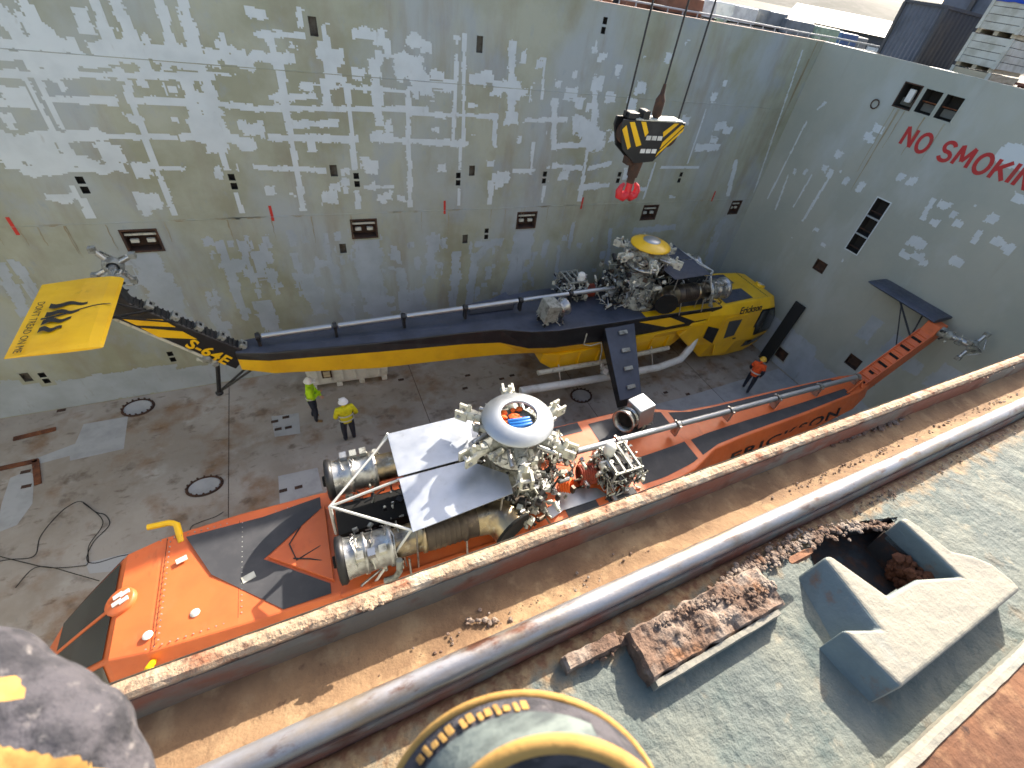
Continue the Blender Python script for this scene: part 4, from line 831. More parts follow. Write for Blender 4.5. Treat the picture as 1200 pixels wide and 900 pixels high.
    # --- main gearbox, rotor head
    mb = MB(); mb.lathe([(.80, 3.1), (.78, 3.35), (.62, 3.5), (.60, 3.8), (.45, 3.95), (.40, 4.3), (.30, 4.4), (.22, 4.45), (.2, 5.1)], (0, 0, 0), (0, 0, 1), 22)
    for a in range(12):
        t = a*math.pi/6; mb.box((.60*math.cos(t), .60*math.sin(t), 3.6), (.3, .05, .5), Matrix.Rotation(t, 3, 'Z'))
    GB = mb.build('gearbox', M['castgrey'], T)
    mb = MB(); greeble(mb, (-1.15, -.95, 3.2), (.75, .95, 4.45), 230, 5 if yel else 6, 5, .05, .17); greeble(mb, (-.5, .5, 3.2), (.55, 1.15, 4.1), 130, 15, 5, .05, .18); greeble(mb, (-1.6, -.6, 3.2), (-.6, .6, 3.9), 90, 16, 5, .05, .16); tag(mb.build('gearbox_fittings', G5, GB), kind='stuff')
    RH = link('rotor_head', None, T)
    mb = MB(); mb.lathe([(.25, 4.42), (.58, 4.46), (.60, 4.56), (.30, 4.60), (.28, 4.66), (.52, 4.68), (.54, 4.76), (.25, 4.80)], n=24); mb.build('swashplate', M['steel'], RH)
    mb = MB(); mb.lathe([(.2, 4.86), (.48, 4.88), (.5, 5.08), (.36, 5.12), (.36, 5.2), (.1, 5.22)], n=18); mb.build('hub_plate', M['castgrey'], RH)
    for k in range(6):
        t = k*math.pi/3+(.30 if not yel else .1); c, s = math.cos(t), math.sin(t); rt = Matrix.Rotation(t, 3, 'Z'); V = lambda r, w, z: Vector((r*c-w*s, r*s+w*c, z))
        mb = MB(); mb.cyl(V(.42, 0, 4.98), V(.70, 0, 4.97), .15, .13, 12, m=0); mb.cyl(V(.70, 0, 4.97), V(1.02, 0, 4.94), .10, .12, 12, m=2)
        for w in (-.1, .1): mb.box(V(1.10, w, 4.94), (.24, .045, .22), rt, 2)
        mb.cyl(V(1.14, -.15, 4.94), V(1.14, .15, 4.94), .04, n=8, m=1); mb.box(V(.62, .2, 4.92), (.3, .08, .1), rt, 2); mb.cyl(V(.5, -.22, 5.0), V(.85, -.2, 4.98), .045, n=8, m=1); mb.cyl(V(.98, .0, 5.02), V(.98, 0, 5.2), .05, .035, 8, m=2)
        mb.tube([V(.7, .24, 4.9), V(.66, .2, 4.75), V(.56, .16, 4.6)], .022, 6, 1); mb.box(V(.70, .24, 4.93), (.1, .1, .12), rt, 0)
        greeble(mb, V(.75, 0, 4.96)-Vector((.16, .16, .16)), V(.75, 0, 4.96)+Vector((.16, .16, .18)), 14, k*7+3, 4, .03, .09, .3)
        mb.build('blade_sleeve', G5, RH)
    mb = MB(); greeble(mb, (-.5, -.5, 4.6), (.5, .5, 5.12), 60, 31, 5, .03, .1, .45); tag(mb.build('head_fittings', G5, RH), kind='stuff')
    if yel:
        mb = MB(); mb.lathe([(.001, 5.44), (.14, 5.44), (.30, 5.42), (.62, 5.32), (.68, 5.28), (.68, 5.25), (.3, 5.24), (.001, 5.24)], n=32)
        cap = mb.build('rotor_cap', M['yellow'], RH); mb = MB(); mb.lathe([(.001, 5.455), (.28, 5.450), (.30, 5.42)], n=24); mb.build('cap_plate', M['silver'], cap)
    else:
        mb = MB(); mb.lathe([(.335, 5.37), (.335, 5.425), (.36, 5.43), (.67, 5.31), (.68, 5.29), (.67, 5.275), (.36, 5.385), (.335, 5.37)], n=48); mb.build('rotor_cap', M['silver'], RH)
        mb = MB(); R = random.Random(3)
        for i in range(16):
            a = R.uniform(0, 6.3); r = R.uniform(0, .27); lump(mb, (r*math.cos(a), r*math.sin(a)-.08, 5.26), R.uniform(.06, .1), R, .6)
        mb.build('orange_rag', M['orangecloth'], RH)
        mb = MB()
        for k in range(3): mb.tube([(.20, .02+k*.07, 5.30), (.05, .09+k*.075, 5.36), (-.20, .05+k*.07, 5.30)], .045, 8)
        mb.build('blue_strap', M['bluecloth'], RH)
    # --- tail drive shaft
    SH = link('drive_shaft', None, T); x0, x1, z0, z1 = -.9, -11.75, 3.72, 3.56
    for k in range(6):
        a, b = k/6, (k+1)/6; mb = MB(); mb.cyl((x0+(x1-x0)*(a+.008), 0, z0+(z1-z0)*a), (x0+(x1-x0)*(b-.008), 0, z0+(z1-z0)*b), .075, n=16); mb.build('shaft_tube', M['silver'], SH)
        x = x0+(x1-x0)*b; z = z0+(z1-z0)*b
        mb = MB(); mb.cyl((x-.05, 0, z), (x+.05, 0, z), .10, n=14); mb.box((x, 0, z-.2), (.07, .18, .3)); mb.box((x, .0, z+.02), (.05, .26, .05)); mb.build('hanger_bearing', M['steel'] if not yel else M['black'], SH)
    # --- oil cooler (right) and auxiliary power unit (left) behind the gearbox
    OC = link('oil_cooler', None, T); c = Vector((-3.6, -.66, 3.55))
    mb = MB(); mb.box(c+Vector((-.22, -.02, .12)), (.48, .52, .62), Euler((.1, .15, .1)).to_matrix()); mb.build('cooler_box', M['silver'] if not yel else M['castgrey'], OC, .03)
    mb = MB(); d = Vector((.86, .35, .1)); o = c+Vector((.12, .03, .05)); mb.lathe([(.20, -.12), (.22, .05), (.24, .18), (.30, .26), (.31, .30), (.26, .30), (.23, .2)], o, d, 22); mb.lathe([(.24, -.02), (.275, .0), (.275, .04), (.24, .06)], o, d, 22); mb.build('fan_duct', M['steel'], OC)
    mb = MB(); mb.lathe([(.001, .16), (.22, .16)], o, d, 20); mb.lathe([(.08, .24), (.001, .25)], o, d, 12); mb.build('fan', M['mattblack'], OC)
    mb = MB(); greeble(mb, c-Vector((.5, .3, .35)), c+Vector((.25, .3, -.1)), 24, 8, 4, .03, .1, .5); tag(mb.build('cooler_fittings', G5, OC), kind='stuff')
    AP = link('auxiliary_power_unit', None, T); c = Vector((-2.35, .60, 3.58))
    mb = MB(); mb.box(c+Vector((0, 0, -.02)), (.62, .62, .5), m=3); greeble(mb, c-Vector((.48, .46, .36)), c+Vector((.46, .46, .30)), 260, 19, 4, .04, .13, .5); mb.build('unit_body', G5, AP)
    mb = MB()
    for k in range(4): mb.box(c+Vector((-.30+k*.2, 0, .36)), (.04, .74, .05))
    for q in (-.36, .36): mb.box(c+Vector((0, q, .36)), (.72, .04, .05)); mb.box(c+Vector((.34, q, .05)), (.04, .04, .6)); mb.box(c+Vector((-.34, q, .05)), (.04, .04, .6))
    mb.build('frame', M['castgrey'], AP)
    mb = MB(); mb.lathe([(.001, .2), (.1, .19), (.13, .12), (.13, -.1)], c+Vector((.18, -.22, .42)), (0, 0, 1), 14); mb.build('air_filter', M['whitep'], AP)
    mb = MB()
    for k in range(7): mb.lathe([(.19, k*.055), (.235, k*.055+.027), (.19, k*.055+.055)], Vector((-1.5, .42, 3.42)), (-.9, .15, 0), 16)
    mb.build('flexible_duct', M['redduct'], AP)
    mb = MB()
    for k in range(4): mb.lathe([(.13, k*.06), (.17, k*.06+.03), (.13, k*.06+.06)], Vector((-1.0, .55, 3.5)), (-.5, .5, .3), 14)
    mb.build('flexible_duct', M['orangecloth'] if not yel else M['black'], AP)
    # --- fin with ribs, stabiliser, tail rotor head, bumper
    FW = .165 if yel else .21; FN = link('tail_fin', None, T); prof = [(-12.02, 3.20), (-13.82, 4.94), (-13.90, 5.27), (-14.34, 5.27), (-14.40, 4.95), (-14.22, 4.66), (-12.42, 2.74)]
    mb = MB(); mb.prism([(x, FW, z) for x, z in prof], (0, -2*FW, 0)); mb.build('fin_skin', M[K['fin']], FN, .03)
    A, B = Vector((-12.05, 0, 3.235)), Vector((-13.80, 0, 4.925)); d = (B-A).normalized(); nn = Vector((d.z, 0, -d.x)); ln = (B-A).length
    rr = Matrix((d, Vector((0, 1, 0)), nn)).transposed()
    if yel:
        for k in range(5):
            p = A+d*(ln*(.06+k*.205)); mb = MB(); mb.box(p+nn*.05, (.16, .24, .12), rr); F_ = mb.build('shaft_bracket', M['castgrey'], FN, .01)
            mb = MB(); mb.box(p+nn*.114, (.05, .08, .012), rr); mb.build('slot', M['mattblack'], F_)
        mb = MB()
        for k in range(24):
            p = A+d*(ln*(k+.5)/24); mb.box(p+nn*.012, (.03, .30, .02), rr)
        mb.build('fin_corrugation', M['black'], FN)
        fp = lambda u, v: IW @ aty(u, v, 10.86)
        for pl in (((142, 373), (190, 374), (206, 383), (160, 381)), ((165, 384), (214, 388), (231, 397), (186, 395))):
            for s in (-1, 1):
                mb = MB(); mb.prism([(p.x, s*.170, p.z) for p in (fp(*q) for q in pl)], (0, s*.004, 0)); mb.build('fin_stripe', M['yellow'], FN)
        o_, e_ = fp(216, 405), fp(264, 427); tx = text_mesh('lettering', 'S-64E', 1.0, M['yellow'], FN, None, offset=.03, extrude=.004, space=1.08)
        wd = max(v.co.x for v in tx.data.vertices); k_ = math.hypot(e_.x-o_.x, e_.z-o_.z)/wd; d_ = Vector((e_.x-o_.x, 0, e_.z-o_.z)).normalized(); tx.matrix_local = mtx((o_.x, -.174, o_.z), d_, (-d_.z, 0, d_.x)) @ Matrix.Diagonal((k_, k_, k_, 1))
        mb = MB(); mb.tube([(-14.2, -.12, 4.60), (-12.75, -.12, 3.02)], .045, 8); mb.build('trailing_pipe', M['cream'], FN)
    else:
        for k in range(6):
            p = A+d*(ln*(.06+k*.165)); w = .30 if k != 1 else .16
            mb = MB(); mb.box(p+nn*.010, (.13, w, .018), rr); mb.build('slot', M['mattblack'], FN)
        for k in range(18):
            if k % 3 == 0: continue
            p = A+d*(ln*(.02+k*.055)); mb = MB(); mb.cyl(p+nn*.004+Vector((0, -.17, 0)), p+nn*.004+Vector((0, .17, 0)), .03, n=8); mb.build('corrugation', body, FN)
        for s in (-1, 1):
            mb = MB(); mb.box((A+B)/2+nn*.03+Vector((0, s*.195, 0)), (ln, .03, .07), rr); mb.build('edge_rail', body, FN)
        for s in (-1, 1):
            mb = MB(); mb.tube([(-11.1, s*.3, 3.32), (-12.0, s*.10, 3.46)], .035); mb.tube([(-11.8, s*.28, 3.32), (-12.05, s*.05, 3.45)], .03); mb.build('pylon_brace', body, FN)
    ST = link('stabiliser', None, T); yo = -2.15; xa, xb = -13.80, -15.10
    def foil(y, sc=1.0, th=.085):
        y += .2 if yel else 0
        return [Vector((xa+(xb-xa)*u, y, 5.34+th*t*sc)) for u, t in ((0, 0), (.03, .55), (.15, 1), (.45, .95), (1, .05), (1, -.05), (.45, -.75), (.15, -.8), (.03, -.5))]
    mb = MB(); mb.loft([foil(-.02), foil(-2.1), foil(-2.28, .8), foil(-2.37, .35)], sm=False); mb.build('stabiliser_skin', M['yellow'] if yel else M['slate'], ST, .01)
    mb = MB(); mb.tube([(-13.9, -1.2, 5.30), (-13.5, -.2, 4.75)], .03); mb.tube([(-14.1, -.5, 5.30), (-13.6, -.2, 4.75)], .025); mb.tube([(-13.9, -1.15, 5.30), (-13.2, -.22, 4.4)], .02); mb.build('stabiliser_strut', M['black'], ST)
    if yel:
        text_mesh('lettering', "DON'T TREAD ON ME", .155, M['black'], ST, mtx((-15.04, -1.78, 5.56), (0.0, 1, 0), (-1, 0, 0)) if 0 else mtx((-14.98, -.55, 5.395), (0, -1, 0), (1, 0, .05)), extrude=.001, space=1.02)
        mb = MB(); R = random.Random(2)     # plain dark brush-stroke device
        for k in range(4):
            y0 = -.75-k*.26; P = []
            for i in range(13):
                t = i/12; x = -14.76+t*(.55-.08*k); yy = y0-.04*math.sin(t*9+k)-.28*t*0; wd = .10*(1-.5*t)
                P += [(x, yy-wd, 5.428), (x, yy+wd*.6, 5.428)]
            mb.add(P, [(2*i, 2*i+1, 2*i+3, 2*i+2) for i in range(12)])
        P = []
        for i in range(17):
            t = i/16; x = -14.8+t*.95; yy = -1.2+.30*math.sin(t*2.4)*t+.12*t; P += [(x, yy-.035*(1-t*.6), 5.4285), (x, yy+.03*(1-t*.6), 5.4285)]
        mb.add(P, [(2*i, 2*i+1, 2*i+3, 2*i+2) for i in range(16)])
        mb.v = [(x, y, z+.0+.0006*(i % 2)) for i, (x, y, z) in enumerate(mb.v)]; mb.build('painted_device', M['black'], ST)
    TR = link('tail_rotor_head', None, T)
    mb = MB(); mb.cyl((-14.05, .1, 5.10), (-14.12, .55, 5.14), .17, .13, 14); mb.cyl((-14.12, .55, 5.14), (-14.16, 1.0, 5.18), .085, n=12, m=1); mb.lathe([(.12, 0), (.2, .03), (.2, .12), (.1, .16), (.06, .24), (.001, .25)], (-14.16, 1.0, 5.18), (-.08, 1, .03), 14, 0)
    greeble(mb, (-14.35, .22, 4.95), (-13.9, .8, 5.35), 26, 6, 4, .03, .1, .4); mb.build('gearbox', G5, TR)
    for k in range(4):
        a = k*math.pi/2+.5; e = Vector((math.cos(a), 0, math.sin(a))); mb = MB(); p = Vector((-14.16, 1.08, 5.18)); mb.cyl(p+e*.12, p+e*.42, .06, .05, 10, m=1); mb.box(p+e*.46, (.12, .14, .12), None, 0); mb.tube([p+e*.3+Vector((0, .1, .04)), p+Vector((0, .26, 0))+e*.08], .02, 6, 1); mb.build('blade_stub', G5, TR)
    BM = link('tail_bumper', None, T)
    mb = MB(); mb.tube([(-12.75, 0, 3.05), (-13.0, -.02, 1.95)], .05, 8); mb.tube([(-12.0, .15, 2.7), (-13.0, -.02, 1.95)], .03); mb.tube([(-12.0, -.15, 2.7), (-13.0, -.02, 1.95)], .03); mb.lathe([(.001, -.05), (.09, -.03), (.09, .03), (.001, .05)], (-13.0, -.02, 1.92), (0, 0, 1), 10); mb.build('bumper_strut', M['black'], BM)
    mb = MB(); greeble(mb, (-13.1, -.2, 3.0), (-12.7, .12, 3.3), 16, 4, 4, .05, .14, .2); mb.build('actuator', [M['cream'], M['cream'], M['castgrey'], M['steel'], M['black']], BM)
    # --- main gear legs
    for s in (-1, 1):
        LG = link('gear_leg', None, T)
        rt = [Vector((-.62, s*1.05, 3.08)), Vector((-1.85, s*1.05, 3.08)), Vector((-1.85, s*1.05, 2.55)), Vector((-.62, s*1.05, 2.55))]
        en = [Vector((-1.28, s*3.25, 1.66)), Vector((-2.14, s*3.25, 1.66)), Vector((-2.14, s*3.25, 1.30)), Vector((-1.28, s*3.25, 1.30))]
        mb = MB(); mb.loft([rt, en], mats=[0, 1, 1, 1], m=1); mb.build('leg_fairing', [M['slate'] if yel else body, M['black'] if yel else body], LG, .02)
        ax = (en[0]-rt[0]).normalized(); nrm = (rt[1]-rt[0]).cross(en[0]-rt[0]).normalized(); nrm = nrm if nrm.z > 0 else -nrm
        for k in range(4):
            t = .16+k*.235; c = rt[0].lerp(en[0], t).lerp(rt[1].lerp(en[1], t), .45); rot = Matrix((Vector((1, 0, 0)), nrm.cross(Vector((1, 0, 0))).normalized(), nrm)).transposed()
            mb = MB(); mb.box(c+nrm*.05, (.32, .13, .06), rot); mb.box(c+nrm*.02, (.2, .08, .05), rot); mb.build('foot_step', M['castgrey'], LG, .01)
        mb = MB(); mb.cyl((-1.75, s*3.05, 1.5), (-1.75, s*3.05, .5), .09, n=12); mb.cyl((-1.75, s*2.85, .5), (-1.75, s*3.2, .5), .07, n=10); mb.build('oleo_strut', M['steel'], LG)
        mb = MB(); mb.lathe([(.2, -.17), (.44, -.16), (.5, -.08), (.5, .08), (.44, .16), (.2, .17)], (-1.75, s*3.3, .5), (0, 1, 0), 26); WH = mb.build('wheel', M['rubber'], LG)
        mb = MB(); mb.lathe([(.001, .1), (.12, .1), (.2, .17), (.2, -.17), (.12, -.1), (.001, -.1)], (-1.75, s*3.3, .5), (0, 1, 0), 18); mb.build('rim', M['castgrey'], WH)
    # nose gear
    NG = link('nose_gear', None, T); mb = MB(); mb.cyl((5.5, 0, .8), (5.5, 0, .4), .08, n=10); mb.cyl((5.5, -.2, .32), (5.5, .2, .32), .05, n=8); mb.build('oleo_strut', M['steel'], NG)
    for s in (-1, 1):
        mb = MB(); mb.lathe([(.12, -.09), (.28, -.09), (.32, -.04), (.32, .04), (.28, .09), (.12, .09), (.001, .03)], (5.5, s*.2, .32), (0, 1, 0), 20); mb.build('wheel', M['rubber'], NG)
    # --- livery
    if yel:
        deck_sheet(3.4, -.2, -.98, -.72, 'yellow', 'deck_edge_panel'); 
        for s in (-1, 1):
            def side(pts, m, name, off=.01):
                q = [Vector((x, s*(1.165+off), z)) for x, z in pts]; mb = MB(); mb.prism(q, (0, s*.006, 0)); return mb.build(name, M[m], T)
            side([(-.45, 3.0), (2.9, 2.96), (2.9, 2.62), (.9, 2.56)], 'yellow', 'side_panel')
            side([(.9, 3.0), (1.35, 3.0), (2.25, 2.6), (1.8, 2.58)], 'black', 'chevron_stripe', .018)
            side([(-.3, 2.3), (.6, 2.32), (.35, 2.05), (-.3, 2.0)], 'yellow', 'side_panel')
            mb = MB(); mb.box((1.2, s*1.2, 2.36), (3.2, .05, .08)); mb.build('rub_rail', M['yellow'], T)
            mb = MB(); mb.prism([(3.6, s*1.20, 2.55), (2.2, s*1.20, 2.5), (1.75, s*1.2, 2.0), (2.5, s*1.2, 1.35), (3.6, s*1.2, 1.25)], (0, s*-.4, 0)); mb.build('side_fairing', M['yellow'], T, .05)
            mb = MB(); mb.prism([(5.3, s*.2, 3.066), (5.3, s*.9, 3.066), (3.75, s*.98, 3.062), (3.75, s*.2, 3.066)], (0, 0, .004)); mb.build('anti_glare_panel', M['slate'], CP)
        # script on the cockpit side
        text_mesh('lettering', 'Erickson', .36, M['black'], CP, mtx((4.35, -1.325, 2.70), (1, .02, .0), (0, .42, .85)), shear=.45, offset=.008, extrude=.002)
        # snorkel pipes slung along the belly
        SN = link('snorkel', None, T)
        mb = MB(); mb.tube([(-4.7, -1.28, .92), (-2, -1.42, .88), (1.0, -1.5, .86), (2.1, -1.42, .95), (2.65, -1.2, 1.25), (2.85, -1.05, 1.7)], .14, 14); mb.build('pipe', M['whitep'], SN)
        mb = MB(); mb.tube([(-4.0, -1.02, 1.35), (-1.5, -1.06, 1.30), (1.6, -1.06, 1.36)], .09, 12); mb.build('pipe', M['cream'], SN)
        mb = MB(); greeble(mb, (-1.6, -1.6, .75), (-.9, -1.15, 1.35), 22, 12, 2, .08, .2, .2); mb.build('pipe_joint', [M['cream'], M['whitep']], SN)
        for x in (-3.2, .8):
            mb = MB(); mb.tube([(x, -1.36, .9), (x, -.95, 1.5)], .03); mb.build('hanger', M['steel'], SN)
        mb = MB(); mb.tube([(-2.55, -1.2, 2.9), (-2.6, -1.26, 2.5), (-2.3, -1.25, 2.38), (-1.9, -1.25, 2.44), (-1.8, -1.3, 2.1), (-1.75, -1.3, 1.5)], .022, 6); mb.build('hose', M['cream'], T)
        # tail boom spine
        deck_sheet(-5.2, -11.6, -.98, -.30, 'slate', 'spine_panel')
        # grey deck fairing with vent behind the cooler
        mb = MB(); mb.prism([(-4.6, .2, 3.21), (-4.6, .95, 3.21), (-5.3, .62, 3.21), (-6.1, .5, 3.21), (-6.1, .2, 3.21)], (0, 0, .22)); mb.build('vent_fairing', M['slate'], T, .04)
    else:
        # walkways read from the photo
        def roof(pix, m, name, z=3.068, par=CP):
            pts = [pz(u, v, z) for u, v in pix]; mb = MB(); mb.prism([(p.x, p.y, z) for p in pts], (0, 0, .004)); return mb.build(name, M[m], par)
        deck_sheet(-4.95, -11.2, .28, .86, 'walkway'); deck_sheet(-4.95, -11.2, -.86, -.28, 'walkway')
        deck_sheet(-2.95, -4.75, .25, .84, 'walkway'); deck_sheet(-2.6, -4.75, -.86, -.22, 'walkway')
        deck_sheet(-1.95, -2.7, .80, .97, 'walkway'); deck_sheet(-.95, -1.7, .80, .97, 'walkway'); deck_sheet(-1.6, -2.35, -.97, -.72, 'walkway')
        mb = MB(); z = 3.2; pl = [pz(u, v, z+.01) for u, v in ((636, 600), (655, 585), (660, 560), (672, 572), (700, 572), (712, 580), (690, 588), (660, 598), (648, 607))]
        mb.prism([(p.x, p.y, z) for p in pl], (0, 0, .012)); mb.build('cover_plate', M['silver'], T)
        for s in (-1, 1):
            mb = MB()
            for k in range(30): mb.cyl((2.8-k*.2, s*1.17, 3.0), (2.8-k*.2, s*1.185, 3.0), .018, n=6)
            tag(mb.build('rivets', M['steel'], T), kind='stuff')
            mb = MB(); mb.box((.3, s*1.16, 3.10), (5.4, .10, .10)); mb.build('deck_edge', body, T, .02)
        # chevron on the roof ahead of the engines
        V_ = lambda L_, z, d=.004: [(x, y, z) for x, y in L_]
        zz = 3.066
        chev = [[(5.82, -.86), (4.6, -.86), (3.62, -.98), (3.62, -.72), (4.62, .02), (5.40, .02)], [(4.62, .02), (3.62, .85), (3.62, 1.03), (4.35, 1.03), (5.40, .02)]]
        for q in chev: mb = MB(); mb.prism(V_(q, zz), (0, 0, .004)); mb.build('chevron_panel', M['walkway'], CP)
        mb = MB(); mb.prism([(4.55, .02, 3.05), (3.55, -.74, 3.05), (3.55, .84, 3.05)], (0, 0, .06)); mb.build('raised_panel', body, CP, .015)
        for q in ((6.2, .72), (5.6, .60)):
            mb = MB(); mb.lathe([(.001, .022), (.04, .02), (.07, .0)], (q[0], q[1], 3.055), (0, 0, 1), 14); mb.build('vent_cap', M['whitep'], CP)
        for q, w_ in (((5.85, -.42), .16), ((4.85, .28), .2)):
            mb = MB(); mb.box((q[0], q[1], 3.075), (w_, w_*.6, .012), Matrix.Rotation(.3, 3, 'Z')); mb.build('placard', M['cratew'], CP)
        mb = MB(); mb.tube([(3.7, .1, 3.1), (4.1, .25, 3.12), (4.2, -.1, 3.12), (4.0, -.4, 3.12)], .014, 5); mb.tube([(3.7, .4, 3.1), (3.9, .3, 3.12), (4.15, .2, 3.12)], .012, 5); mb.build('cable', M['black'], CP)
        a, b, c = pz(213, 636, 3.0), pz(206, 611, 3.05), pz(173, 618, 3.05)
        mb = MB(); mb.tube([a, a.lerp(b, .85), b.lerp(a, .04)+Vector((.06, 0, 0)), b.lerp(c, .25), c], .055, 8); mb.build('boarding_handle', M['yellow'], CP)
        mb = MB(); mb.tube([(6.15, 1.05, 2.85), (6.15, 1.22, 3.02), (6.05, 1.3, 3.04)], .05, 8); mb.build('boarding_handle', M['yellow'], CP)
        # name along the boom side facing the coaming
        q0, q1 = IW @ aty(847, 540, 4.26), IW @ aty(984, 468, 4.46)
        fy = lambda x, z: next((lambda t: (a_[1]+(b_[1]-a_[1])*t)+((a_[2]+(b_[2]-a_[2])*t)-(a_[1]+(b_[1]-a_[1])*t))*((a_[4]+(b_[4]-a_[4])*t)-z)/((a_[4]+(b_[4]-a_[4])*t)-(a_[5]+(b_[5]-a_[5])*t)))((a_[0]-x)/(a_[0]-b_[0])) for a_, b_ in zip(st, st[1:]) if b_[0] <= x <= a_[0])
        z0_, z1_ = 2.42, 2.70; o_ = Vector((q0.x, fy(q0.x, z0_)+.012, z0_)); e_ = Vector((q1.x, fy(q1.x, z1_)+.012, z1_)); u_ = Vector((0, fy(q0.x, 3.0)-fy(q0.x, z0_), 3.0-z0_))
        tx = text_mesh('lettering', 'ERICKSON', 1.0, M['black'], T, None, offset=.016, extrude=.004, space=1.12)
        wd = max(v.co.x for v in tx.data.vertices); k_ = (e_-o_).length/wd; tx.matrix_local = mtx(o_, e_-o_, u_) @ Matrix.Diagonal((k_, min(k_, .46), k_, 1))
    return T
helicopter('black and yellow crane helicopter with stripped rotor head, parked along the patched hold wall', (10.28, 10.88, 0), math.radians(-.6), 0, dict(name='yellow', body='yellow', top='slate', sideU='black', sideL='yellow', fin='black'))
helicopter('orange crane helicopter with silver rotor cap and work platforms, parked under the hatch coaming', (2.95, 5.03, 0), math.pi-.02, 0, dict(name='orange', body='orange', top='orange', sideU='orange', sideL='orange', fin='orange'))
# ------------------------------------------------------------------ crane hook block over the hold
HB = thing('crane_hook_block', 'black crane hook block with yellow stripes and red double hook hanging above the helicopters', 'hook block', (6.95, 8.5, 0))
ht = [(-.80, 9.56), (.80, 9.56), (.80, 9.42), (.22, 8.76), (-.28, 8.72), (-.66, 9.0), (-.82, 9.40)]
for k, y in enumerate((-.15, .12)):
    mb = MB(); mb.prism([(x, y, z) for x, z in ht], (0, .05, 0)); CK = mb.build('cheek_plate', M['black'], HB, .01)
    yy = y-.004 if k == 0 else y+.054
    for (a, b, c, d) in (((-.80, 9.38), (-.72, 9.46), (-.48, 9.06), (-.54, 9.0)), ((-.66, 9.52), (-.54, 9.53), (-.22, 9.10), (-.34, 9.06)), ((-.38, 9.54), (-.26, 9.54), (-.12, 9.34), (-.18, 9.26)), ((.30, 9.26), (.26, 9.36), (.50, 9.54), (.62, 9.54)), ((.30, 9.02), (.32, 9.16), (.70, 9.52), (.79, 9.50)), ((.24, 8.86), (.28, 8.96), (.79, 9.46), (.79, 9.40))):
        mb = MB(); mb.prism([(p[0], yy, p[1]) for p in (a, b, c, d)], (0, -.003 if k == 0 else .003, 0)); mb.build('stripe', M['yellow'], CK)
    for j, zz in enumerate((9.24, 8.98)):
        for i in range(3):
            mb = MB(); mb.box((-.08+i*.15-j*.06, yy-.002, zz), (.12, .004, .085)); mb.build('capacity_plate', M['whitep'], CK)
mb = MB()
for x in (-.5, 0, .5): mb.cyl((x, -.09, 9.28), (x, .11, 9.28), .24, n=24)
mb.build('sheaves', M['rust_dark'], HB)
mb = MB(); mb.box((.1, 0, 9.575), (1.2, .34, .03)); mb.build('top_plate', M['cream'], HB, .005)
mb = MB(); mb.box((-.55, 0, 9.62), (.26, .24, .12)); mb.box((-.28, -.05, 9.65), (.16, .24, .18)); mb.build('rope_guard', M['black'], HB, .02)
mb = MB(); mb.lathe([(.05, 0), (.10, .06), (.10, .34), (.05, .44), (.03, .62)], (.08, 0, 9.58), (0, 0, 1), 12); mb.build('rope_socket', M['rust_dark'], HB)
mb = MB(); mb.cyl((-.10, 0, 8.78), (-.12, 0, 8.40), .15, .12, 16); mb.cyl((-.12, 0, 8.42), (-.12, 0, 8.26), .09, n=12); mb.box((-.35, 0, 8.74), (.12, .2, .16)); mb.build('swivel', M['rust_dark'], HB, .01)
mb = MB()
mb.tube([(-.12, 0, 8.34), (-.12, 0, 8.12), (-.13, 0, 8.0)], [.085, .075, .08], 12)
for q in (-1, 1):
    mb.tube([(-.12, 0, 8.02), (-.12+q*.12, 0, 7.93), (-.12+q*.22, 0, 7.97), (-.12+q*.25, 0, 8.08), (-.12+q*.21, 0, 8.18), (-.12+q*.15, 0, 8.24)], [.10, .10, .09, .075, .055, .03], 12)
mb.build('hook', M['redhook'], HB)
for i, x in enumerate((-.70, .08, .70)):
    mb = MB(); mb.tube([(x, 0, 9.6), (x+.01, 0, 16), (x, 0, 26)], .019, 6); mb.build('wire_rope', M['cable'], HB)

